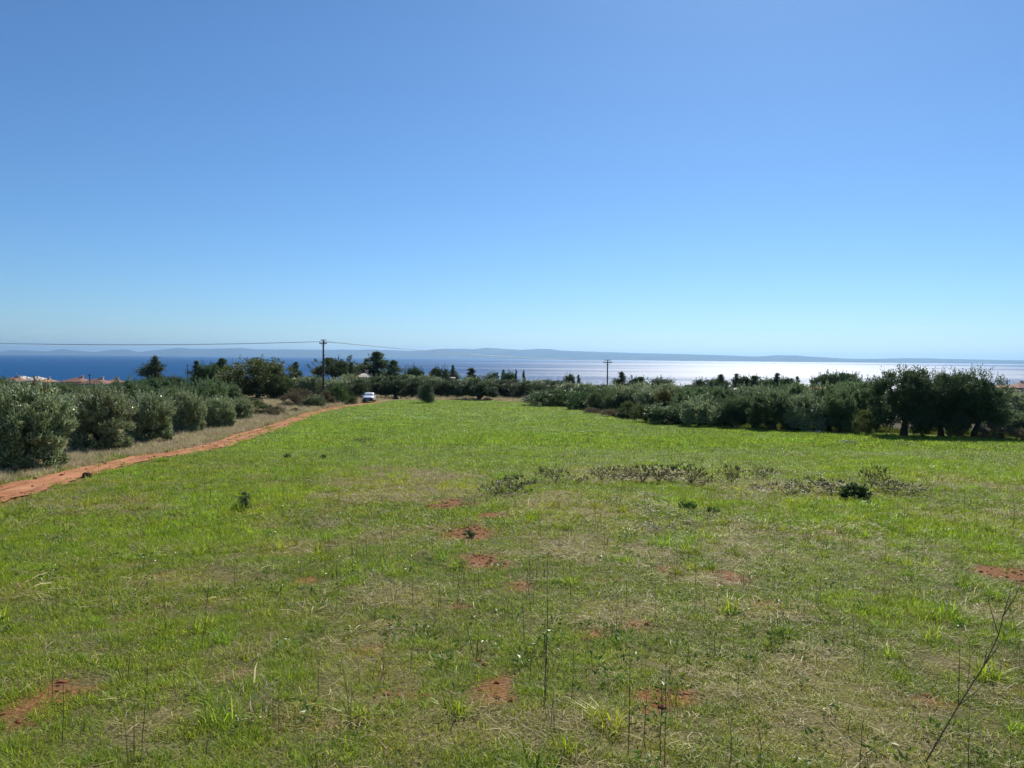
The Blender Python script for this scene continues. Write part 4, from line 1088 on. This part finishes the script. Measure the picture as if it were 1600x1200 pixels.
rock(1278, 676, 14, 4, 'smaller pale stone beside the flat one', M['pale_stone'], 'stone', 6)

# --- dry stalks standing in the grass
def stalk_mesh(seed, twigs):
    rg = random.Random(seed); mb = MB()
    x = y = 0; pts = []
    for k in range(8):
        pts.append((x, y, k / 7 * 1.02 - 0.02)); x += rg.uniform(-.018, .018); y += rg.uniform(-.018, .018)
    mb.tube(pts, [.0075, .0072, .0066, .006, .0054, .0046, .0036, .0022], 5)
    for k in range(twigs):
        i = rg.randint(2, 6); a = rg.uniform(0, 6.283); q = rg.uniform(.03, .10); b = pts[i]
        mb.tube([b, (b[0] + math.cos(a) * q * .6, b[1] + math.sin(a) * q * .6, b[2] + q * .9), (b[0] + math.cos(a) * q, b[1] + math.sin(a) * q, b[2] + q * 1.7)], [.0034, .0028, .0012], 4)
    for k in range(rg.randint(2, 5)):                          # seed heads near the tip
        b = pts[7]; a = rg.uniform(0, 6.283); q = rg.uniform(.012, .03)
        mb.tube([b, (b[0] + math.cos(a) * q, b[1] + math.sin(a) * q, b[2] + q)], [.0025, .0045], 4)
    return mb.mesh('stalk', M['dead_wood'], True)
SM = [stalk_mesh(400 + i, (0, 2, 5, 1, 8, 3)[i % 6]) for i in range(8)]
def stalk(x, y, h, label, grp, lean=(0, 0), i=0, fat=1.0):
    o = new_obj('dry_stalk', SM[i % len(SM)])
    o.location = (x, y, gz(x, y)); o.scale = (fat * .58 * max(h, .55), fat * .58 * max(h, .55), h); o.rotation_euler = (lean[0], lean[1], random.uniform(0, 6.28))
    tag(o, label, 'stalk', grp)
main = [(852, 1097, 862, -.01, 'tallest dry stalk with a dark tufted top, standing mid-field'), (893, 1098, 968, .07, 'slightly tilted dry stalk just beside the tallest one'), (981, 1180, 1005, 0, 'tall dry stalk on the near side of the twin red patches'), (1038, 1190, 1000, .04, 'tall dry stalk crossing the twin red patches'),
        (827, 1066, 1004, .02, 'short dry stalk beside the tallest one'), (1153, 1075, 1022, 0, 'lone short stalk past the twin red patches'), (1088, 945, 842, 0, 'slim stalk among the weeds above the small red patch'), (1024, 970, 902, 0, 'stalk rising out of a small red patch'),
        (98, 1165, 1058, 0, 'stalk standing below the long diagonal red patch'), (222, 1168, 1030, .08, 'tall leaning stalk past the long diagonal red patch'), (259, 1000, 915, 0, 'solitary stalk above the long diagonal red patch'), (82, 1090, 1034, 0, 'stalk at the edge of the long diagonal red patch'),
        (225, 852, 822, 0, 'short stalk in the lime green strip near the track'), (99, 862, 832, 0, 'shorter stalk of the lime green strip'), (645, 952, 885, 0, 'slim stalk above the dry straw patch'), (600, 1062, 990, .03, 'pale thin stalk in the dry straw patch'),
        (1349, 1036, 985, 0, 'stub stalk on the bright grass beyond the bent branch'), (1512, 1072, 985, -.02, 'stalk standing behind the bent branch'), (1515, 1205, 1090, 0, 'stalk standing below the bent branch'), (1326, 1135, 1090, -.05, 'short dark stalk by the straw heap'),
        (1410, 852, 775, .03, 'stalk in the bright grass below the second bramble thicket'), (1583, 845, 765, -.02, 'thick stalk near the picture edge'), (1214, 845, 795, 0, 'upright stalk below the flat bramble tangle'), (1292, 828, 772, .06, 'curved stalk below the small dark bush'),
        (1507, 800, 738, 0, 'slim stalk past the second bramble thicket'), (1500, 737, 700, 0, 'far stalk in the bright grass past the brambles'), (321, 797, 733, 0, 'left one of the paired tall stalks near the track'), (328, 797, 724, 0, 'right one of the paired tall stalks near the track'), (448, 802, 768, 0, 'stalk past the feathery little bush'), (1128, 905, 868, 0, 'stalk by the straw strewn red patch')]
for i, (px, b, t, ln, lab) in enumerate(main):
    c = hit(px, b)
    stalk(c.x, c.y, (b - t) * c.y / FPX, lab, 'dry stalks in the field', (0, ln), i, 0.95)
rs = random.Random(11)
cy_ = 3.6 + 55 * rng.random(1500) ** 1.5; cx_ = rng.uniform(-.72, .72, 1500) * cy_
ok = (masks(cx_, cy_)['infield'] > .9) & (fbm(cx_ / 3.0, cy_ / 3.0, 500, 2) > rng.uniform(.3, .62, 1500))
for x, y in list(zip(cx_[ok], cy_[ok]))[:170]:
    x, y = float(x), float(y)
    stalk(x, y, rs.uniform(.10, .42) * (1 + .014 * y), 'thin dark dry weed stalk scattered in the field grass', 'scattered dry stalks', (rs.uniform(-.1, .1), rs.uniform(-.1, .1)), rs.randint(0, 7), 1.0 + 0.02 * y)
# --- bent branch at the near corner
a = [hit(1440, 1182)]
q = a[0].y / FPX
e = empty('bare_branch', (a[0].x, a[0].y, gz(a[0].x, a[0].y))); tag(e, 'long bare curved branch leaning across the near corner of the field', 'branch')
path = [(0, 0, -.03), (65 * q, .05, 88 * q), (110 * q, .08, 150 * q), (132 * q, .08, 200 * q), (142 * q, .1, 228 * q), (150 * q, .1, 258 * q), (156 * q, .1, 286 * q)]
MB().tube(path, [.0042, .0038, .0034, .003, .0026, .002, .001], 6).build('stem', M['green_twig'], e, True)
for i, (p_, dx, dz) in enumerate(((1, -6, 110), (2, -2, 36), (2, 30, 60), (3, -24, 60), (4, 24, 62), (1, 34, 40))):
    b = path[p_]
    MB().tube([b, (b[0] + dx * q * .6, b[1] - .02, b[2] + dz * q * .55), (b[0] + dx * q, b[1] - .03, b[2] + dz * q)], [.0028, .002, .001], 5).build('twig', M['green_twig'], e, True)

# --- grass and litter (uncountable): points on the land carrying small tufts
lib = {}
def lib_obj(coll, me):
    c = lib.get(coll)
    if c is None:
        c = lib[coll] = bpy.data.collections.new(coll)
    o = bpy.data.objects.new('%s_%02d' % (coll, len(c.objects)), me)
    c.objects.link(o)

def blades(seed, n, rad, h0, h1, width, curve, mat, name, spread=0.5):
    rg = np.random.default_rng(seed)
    a = rg.uniform(0, 6.283, n); r = rad * np.sqrt(rg.random(n))
    b = np.stack([np.cos(a) * r, np.sin(a) * r, np.full(n, -0.004)], -1)
    h = rg.uniform(h0, h1, n) * (1.1 - 0.45 * (r / rad))
    az = rg.uniform(0, 6.283, n); ln = rg.uniform(0.1, 1.0, n) * spread
    d = np.stack([np.cos(az) * ln, np.sin(az) * ln, np.ones(n)], -1); d = unit(d)
    drop = np.stack([np.cos(az), np.sin(az), -0.6 * np.ones(n)], -1) * (curve * rg.uniform(.3, 1.3, n))[:, None]
    s = np.stack([-np.sin(az + rg.normal(size=n) * .8), np.cos(az), np.zeros(n)], -1) * (width * rg.uniform(.6, 1.3, n) * 0.5)[:, None]
    m_ = b + d * (h * .55)[:, None] + drop * (h * .2)[:, None]
    t = b + d * h[:, None] + drop * (h * .75)[:, None]
    t[:, 2] = np.maximum(t[:, 2], 0.004)
    v = np.stack([b - s, b + s, m_ + s * .8, m_ - s * .8, t], 1).reshape(-1, 3)
    k = np.arange(n)[:, None] * 5
    return np_mesh(name, v, [k + np.array([[0, 1, 2, 3]]), k + np.array([[3, 2, 4]])], mat)

def litter_mesh(seed, n, rad, l0, l1, width, mat, name, lift=0.03):
    rg = np.random.default_rng(seed)
    a = rg.uniform(0, 6.283, n); r = rad * np.sqrt(rg.random(n))
    c = np.stack([np.cos(a) * r, np.sin(a) * r, 0.006 + rg.random(n) ** 2 * lift], -1)
    az = rg.uniform(0, 6.283, n); L = rg.uniform(l0, l1, n) * .5
    d = np.stack([np.cos(az), np.sin(az), rg.normal(size=n) * .22], -1); d = unit(d)
    s = np.stack([-np.sin(az), np.cos(az), rg.normal(size=n) * .4], -1) * (width * rg.uniform(.5, 1.4, n) * .5)[:, None]
    bow = rg.normal(size=n)[:, None] * np.stack([-np.sin(az), np.cos(az), np.zeros(n)], -1) * (L * .18)[:, None]
    p0, p1, p2 = c - d * L[:, None], c + bow + np.array([0, 0, .004]), c + d * L[:, None]
    for p in (p0, p1, p2): p[:, 2] = np.maximum(p[:, 2], .003)
    v = np.stack([p0 - s, p0 + s, p1 + s, p1 - s, p2 + s * .6, p2 - s * .6], 1).reshape(-1, 3)
    k = np.arange(n)[:, None] * 6
    return np_mesh(name, v, np.concatenate([k + np.array([[0, 1, 2, 3]]), k + np.array([[3, 2, 4, 5]])]), mat)

def weed_mesh(seed, n, rad, leaf, mat, name):
    rg = np.random.default_rng(seed)
    a = rg.uniform(0, 6.283, n); r = rad * rg.random(n) ** .6
    c = np.stack([np.cos(a) * r, np.sin(a) * r, .012 + .05 * rg.random(n)], -1)
    d = np.stack([np.cos(a), np.sin(a), rg.uniform(.05, .8, n)], -1) + rg.normal(size=(n, 3)) * .3
    ln = leaf * rg.uniform(.6, 1.3, n)
    c[:, 2] += ln * .3
    return leaf_mesh(name, c, d, ln, ln * .5, mat, rg)

for i in range(6):
    lib_obj('grass_near', blades(600 + i, 46, .11, .035, .10, .0042, .7, M['grass_blade'], 'grass', .8))
for i in range(4):
    lib_obj('grass_mid', blades(620 + i, 60, .22, .05, .13, .0095, .6, M['grass_blade'], 'grass', .7))
for i in range(4):
    lib_obj('grass_far', blades(640 + i, 70, .55, .06, .16, .030, .5, M['grass_blade'], 'grass', .6))
for i in range(5):
    lib_obj('straw_near', litter_mesh(660 + i, 34, .17, .025, .12, .0036, M['straw'], 'straw'))
for i in range(3):
    lib_obj('straw_mid', litter_mesh(680 + i, 60, .40, .05, .16, .008, M['straw'], 'straw', .05))
for i in range(4):
    lib_obj('weed_near', weed_mesh(700 + i, 16, .07, .035, M['small_weed'], 'weed'))
for i in range(4):
    lib_obj('dry_tall', blades(720 + i, 60, .30, .18, .55, .012, .5, M['dry_grass'], 'dry', .55))
for i in range(3):
    lib_obj('dry_short', blades(740 + i, 46, .16, .05, .20, .0050, .8, M['dry_grass'], 'dry', .9))

def scatter(name, coll, pts, scl, tint, label, rz=None, flat=None):
    n = len(pts)
    me = bpy.data.meshes.new(name); me.vertices.add(n)
    me.vertices.foreach_set('co', pts.astype(np.float32).ravel())
    def A(nm, tp, key, val):
        at = me.attributes.new(nm, tp, 'POINT'); at.data.foreach_set(key, val)
    A('idx', 'INT', 'value', rng.integers(0, len(lib[coll].objects), n).astype(np.int32))
    rot = np.zeros((n, 3), np.float32); rot[:, 2] = rng.uniform(0, 6.283, n)
    if flat is not None: rot[:, :2] = rng.normal(size=(n, 2)) * flat
    A('rot', 'FLOAT_VECTOR', 'vector', rot.ravel())
    A('scl', 'FLOAT_VECTOR', 'vector', np.asarray(scl, np.float32).ravel())
    c4 = np.ones((n, 4), np.float32); c4[:, :3] = tint
    A('tint', 'FLOAT_COLOR', 'color', c4.ravel())
    o = new_obj(name, me); tag(o, label, kind='stuff')
    ng = bpy.data.node_groups.new(name, 'GeometryNodeTree')
    ng.interface.new_socket('Geometry', in_out='INPUT', socket_type='NodeSocketGeometry')
    ng.interface.new_socket('Geometry', in_out='OUTPUT', socket_type='NodeSocketGeometry')
    N = ng.nodes; L = ng.links
    gi = N.new('NodeGroupInput'); go = N.new('NodeGroupOutput')
    ci = N.new('GeometryNodeCollectionInfo'); ci.inputs['Collection'].default_value = lib[coll]
    ci.inputs['Separate Children'].default_value = True; ci.inputs['Reset Children'].default_value = True
    ip = N.new('GeometryNodeInstanceOnPoints'); ip.inputs['Pick Instance'].default_value = True
    def NA(nm, tp):
        k = N.new('GeometryNodeInputNamedAttribute'); k.data_type = tp; k.inputs['Name'].default_value = nm; return k.outputs['Attribute']
    L.new(gi.outputs[0], ip.inputs['Points']); L.new(ci.outputs[0], ip.inputs['Instance'])
    L.new(NA('idx', 'INT'), ip.inputs['Instance Index'])
    er = N.new('FunctionNodeEulerToRotation'); L.new(NA('rot', 'FLOAT_VECTOR'), er.inputs[0]); L.new(er.outputs[0], ip.inputs['Rotation'])
    L.new(NA('scl', 'FLOAT_VECTOR'), ip.inputs['Scale'])
    L.new(ip.outputs[0], go.inputs[0])
    md = o.modifiers.new('scatter', 'NODES'); md.node_group = ng
    return o

def throw(y0, y1, per_m2, wide=0.78, extra=1.5):
    """random points between two distances, over the width one could look across"""
    area = (wide * (y0 + y1) + 2 * extra) * (y1 - y0)
    n = int(area * per_m2)
    y = y0 + (y1 - y0) * rng.random(n * 2); W = wide * y + extra
    keep = rng.random(n * 2) < W / W.max()
    y = y[keep][:n]; W = W[keep][:n]
    x = rng.uniform(-1, 1, len(y)) * W
    return x, y

def tint_of(mk, n):
    """hue of the turf: lime, mid green, or dulled by drought"""
    lime = mk['lime'][:, None]; dry = mk['dry'][:, None]
    c = np.ones((n, 3)) * np.array([1.10, 1.15, .74])
    c = c * (1 - lime) + np.array([1.17, 1.27, .66]) * lime
    c = c * (1 - .7 * dry) + np.array([1.75, 1.32, .85]) * .7 * dry
    return c * rng.uniform(.82, 1.18, (n, 1))

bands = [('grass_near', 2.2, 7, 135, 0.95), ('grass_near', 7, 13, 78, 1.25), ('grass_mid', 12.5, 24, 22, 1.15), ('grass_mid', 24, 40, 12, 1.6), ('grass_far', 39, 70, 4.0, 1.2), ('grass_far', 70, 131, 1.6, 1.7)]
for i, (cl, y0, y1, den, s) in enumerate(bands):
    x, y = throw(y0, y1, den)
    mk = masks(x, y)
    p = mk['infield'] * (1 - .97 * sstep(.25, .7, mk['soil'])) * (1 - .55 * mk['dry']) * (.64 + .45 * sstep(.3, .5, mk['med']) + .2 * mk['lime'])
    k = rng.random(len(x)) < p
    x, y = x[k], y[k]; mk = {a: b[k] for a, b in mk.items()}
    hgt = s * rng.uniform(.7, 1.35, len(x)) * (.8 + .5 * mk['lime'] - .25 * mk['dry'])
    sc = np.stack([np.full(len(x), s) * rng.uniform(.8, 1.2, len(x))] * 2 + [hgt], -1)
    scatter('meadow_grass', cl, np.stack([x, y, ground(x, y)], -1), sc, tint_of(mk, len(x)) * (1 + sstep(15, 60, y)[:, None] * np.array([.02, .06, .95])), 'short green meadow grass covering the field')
for cl, y0, y1, den, s in (('straw_near', 2.2, 7, 26, 1.0), ('straw_near', 7, 14, 16, 1.4), ('straw_mid', 13, 30, 5, 1.1)):
    x, y = throw(y0, y1, den)
    mk = masks(x, y)
    p = mk['infield'] * (.30 * (1 - sstep(10, 22, y)) + .85 * mk['dry']) * (1 - .6 * mk['lime']) * (1 - .3 * mk['soil']) * (.35 + 1.1 * sstep(.35, .65, fbm(x / .5, y / .5, 91, 3)))
    k = rng.random(len(x)) < p; x, y = x[k], y[k]
    sc = np.stack([np.full(len(x), s) * rng.uniform(.7, 1.3, len(x))] * 2 + [np.full(len(x), s)], -1)
    scatter('straw_litter', cl, np.stack([x, y, ground(x, y) + .01], -1), sc, 1.0, 'pale dry straw lying through the grass', flat=.12)
x, y = throw(2.2, 16, 9)
mk = masks(x, y); k = (rng.random(len(x)) < mk['infield'] * (1 - mk['soil']) * sstep(.42, .6, fbm(x / 1.3, y / 1.3, 93, 3))); x, y = x[k], y[k]
scatter('ground_weeds', 'weed_near', np.stack([x, y, ground(x, y)], -1), np.stack([rng.uniform(.6, 1.5, len(x))] * 3, -1), 1.0, 'small broad-leaved weeds among the grass')
x, y = throw(2.5, 26, 6)
mk = masks(x, y); k = (rng.random(len(x)) < mk['infield'] * (.10 + .7 * mk['dry']) * sstep(.45, .6, fbm(x / .9, y / .9, 95, 3))); x, y = x[k], y[k]
scatter('dry_tufts', 'dry_short', np.stack([x, y, ground(x, y)], -1), np.stack([rng.uniform(.6, 1.4, len(x)) * (1 + .03 * y)] * 3, -1), 1.0, 'tufts of withered grass in the field')
for i in range(4):
    lib_obj('grass_clump', blades(760 + i, 70, .07, .08, .24, .0052, .75, M['grass_blade'], 'clump', .75))
    lib_obj('weed_stem', blades(770 + i, 7, .10, .10, .42, .0050, .12, M['weed_stem'], 'stem', .22))
    rg = np.random.default_rng(780 + i)
    bm = bmesh.new(); bmesh.ops.create_icosphere(bm, subdivisions=1, radius=.022)
    for v in bm.verts: v.co = Vector((v.co.x * rg.uniform(.6, 1.4), v.co.y * rg.uniform(.6, 1.4), v.co.z * rg.uniform(.4, .9)))
    cm = bpy.data.meshes.new('clod'); bm.to_mesh(cm); bm.free(); cm.materials.append(M['soil']); lib_obj('soil_clod', cm)
x, y = throw(2.2, 30, 3.2)
mk = masks(x, y); k = rng.random(len(x)) < mk['infield'] * (1 - sstep(.2, .6, mk['soil'])) * sstep(.40, .62, fbm(x / 1.8, y / 1.8, 121, 3)); x, y = x[k], y[k]; mk = {a: b[k] for a, b in mk.items()}
scatter('grass_clumps', 'grass_clump', np.stack([x, y, ground(x, y)], -1), np.stack([rng.uniform(.5, 1.25, len(x)) * (1 + .03 * y)] * 3, -1), tint_of(mk, len(x)) * np.array([1.05, 1.1, .9]), 'taller clumps of fresh grass in the field')
x, y = throw(3, 75, 1.15)
mk = masks(x, y); k = rng.random(len(x)) < mk['infield'] * sstep(.36, .62, fbm(x / 4.0, y / 4.0, 123, 3)) * (1 - .55 * sstep(40, 75, y)); x, y = x[k], y[k]
scatter('weed_stems', 'weed_stem', np.stack([x, y, ground(x, y)], -1), np.stack([rng.uniform(.6, 1.0, len(x)) * (1 + .030 * y)] * 2 + [rng.uniform(.45, 1.2, len(x)) * (1 + .006 * y)], -1), 1.0, 'fine brown weed stems standing through the grass')
x, y = throw(2.2, 22, 60)
mk = masks(x, y); k = rng.random(len(x)) < sstep(.25, .7, mk['soil']) * mk['infield']; x, y = x[k], y[k]
scatter('soil_clods', 'soil_clod', np.stack([x, y, ground(x, y) + .004], -1), np.stack([rng.uniform(.3, 1.3, len(x)) ** 1.5] * 3, -1), 1.0, 'small clods of red earth on the bare patches')
# dry grass on the bank between the track and the olives, and past the end of the field
x = rng.uniform(-34, 2, 60000); y = rng.uniform(9, 100, 60000)
mk = masks(x, y); rl, rr = road_x(y)
near = np.exp(-np.clip(rl - x, 0, None) / 6.0)
k = rng.random(len(x)) < mk['left'] * (x < rl - .15) * (.25 + .75 * near) * (.3 + .7 * sstep(.35, .6, fbm(x / 1.6, y / 1.6, 97, 3))); x, y = x[k], y[k]
scatter('bank_dry_grass', 'dry_tall', np.stack([x, y, ground(x, y)], -1), np.stack([rng.uniform(.5, 1.1, len(x)) * (.55 + .010 * y)] * 3, -1), 1.0, 'pale dry grass on the bank beside the track')
x = rng.uniform(-60, 60, 16000); y = rng.uniform(60, 175, 16000)
mk = masks(x, y); k = rng.random(len(x)) < (1 - mk['infield']) * (1 - mk['road']) * ((y > 116) | (x < road_x(y)[0])); x, y = x[k], y[k]
scatter('far_dry_grass', 'dry_tall', np.stack([x, y, ground(x, y)], -1), np.stack([rng.uniform(1.0, 1.9, len(x))] * 3, -1), 1.0, 'brown dry grass beyond the end of the field')
# green fringe between the track and the bank
x = rng.uniform(-30, 0, 26000); y = rng.uniform(8, 90, 26000); rl, rr = road_x(y)
dl = rl - x; k = (dl > .05) & (dl < 1.6) & (rng.random(len(x)) < sstep(.45, .6, fbm(x / 1.2, y / 2.0, 99, 3))); x, y = x[k], y[k]
scatter('verge_grass', 'grass_mid', np.stack([x, y, ground(x, y)], -1), np.stack([rng.uniform(.7, 1.5, len(x)) * (1 + .012 * y)] * 3, -1), np.array([.95, .95, .8]), 'green fringe of grass along the track')
# tufts that have come up in the track
x = rng.uniform(-30, 0, 30000); y = rng.uniform(8, 116, 30000); rl, rr = road_x(y); t_ = (x - rl) / (rr - rl)
k = (t_ > 0) & (t_ < 1) & (rng.random(len(x)) < np.exp(-((t_ - .5) / .12) ** 2) * sstep(.46, .62, fbm(x / .9, y / 2.5, 111, 3)) + .9 * sstep(.84, 1.0, t_) * sstep(.4, .6, fbm(x / .8, y / 1.5, 113, 3))); x, y = x[k], y[k]
scatter('track_grass', 'grass_mid', np.stack([x, y, ground(x, y) + .02], -1), np.stack([rng.uniform(.5, 1.1, len(x)) * (1 + .012 * y)] * 3, -1), np.array([1.1, 1.0, .8]), 'grass growing up in the red track')
x = rng.uniform(-30, 0, 40000); y = 8 + 60 * rng.random(40000) ** 1.6; rl, rr = road_x(y); t_ = (x - rl) / (rr - rl)
k = (t_ > -.05) & (t_ < 1.05) & (rng.random(len(x)) < .12 + .5 * np.abs(t_ - .5)); x, y = x[k], y[k]
scatter('track_clods', 'soil_clod', np.stack([x, y, ground(x, y) + .035], -1), np.stack([rng.uniform(.5, 1.9, len(x)) ** 1.6] * 3, -1), 1.0, 'loose clods and stones on the red track')
# undergrowth below the belt trees
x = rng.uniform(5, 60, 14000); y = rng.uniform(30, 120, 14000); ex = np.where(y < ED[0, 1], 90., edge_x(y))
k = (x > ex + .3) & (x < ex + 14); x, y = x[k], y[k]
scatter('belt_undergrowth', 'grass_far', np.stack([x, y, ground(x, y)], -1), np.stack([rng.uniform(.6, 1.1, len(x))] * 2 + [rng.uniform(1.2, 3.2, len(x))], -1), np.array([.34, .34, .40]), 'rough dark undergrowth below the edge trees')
# the wood that runs on to the shore reads as one mass
for i in range(3):
    lib_obj('wood_far', K['dark_olive'][i][1]); lib_obj('wood_far', K['round_pine'][i][1])
n = 2600
y = 330 + 900 * rng.random(n); x = rng.uniform(-1, 1, n) * (.8 * y + 60)
z = ground(x, y); h = rng.uniform(4, 7.5, n)
pxs = 800 + x / y * FPX; lim = EYE - y * (np.interp(pxs, SIL[:, 0], SIL[:, 1]) + 3 - horizon(pxs)) / FPX - z
h = np.minimum(h, lim); k = h > 2; 
scatter('far_woodland', 'wood_far', np.stack([x, y, z - .3], -1)[k], np.stack([h * rng.uniform(1, 1.5, n)] * 2 + [h], -1)[k], 1.0, 'distant woodland running down to the shore')
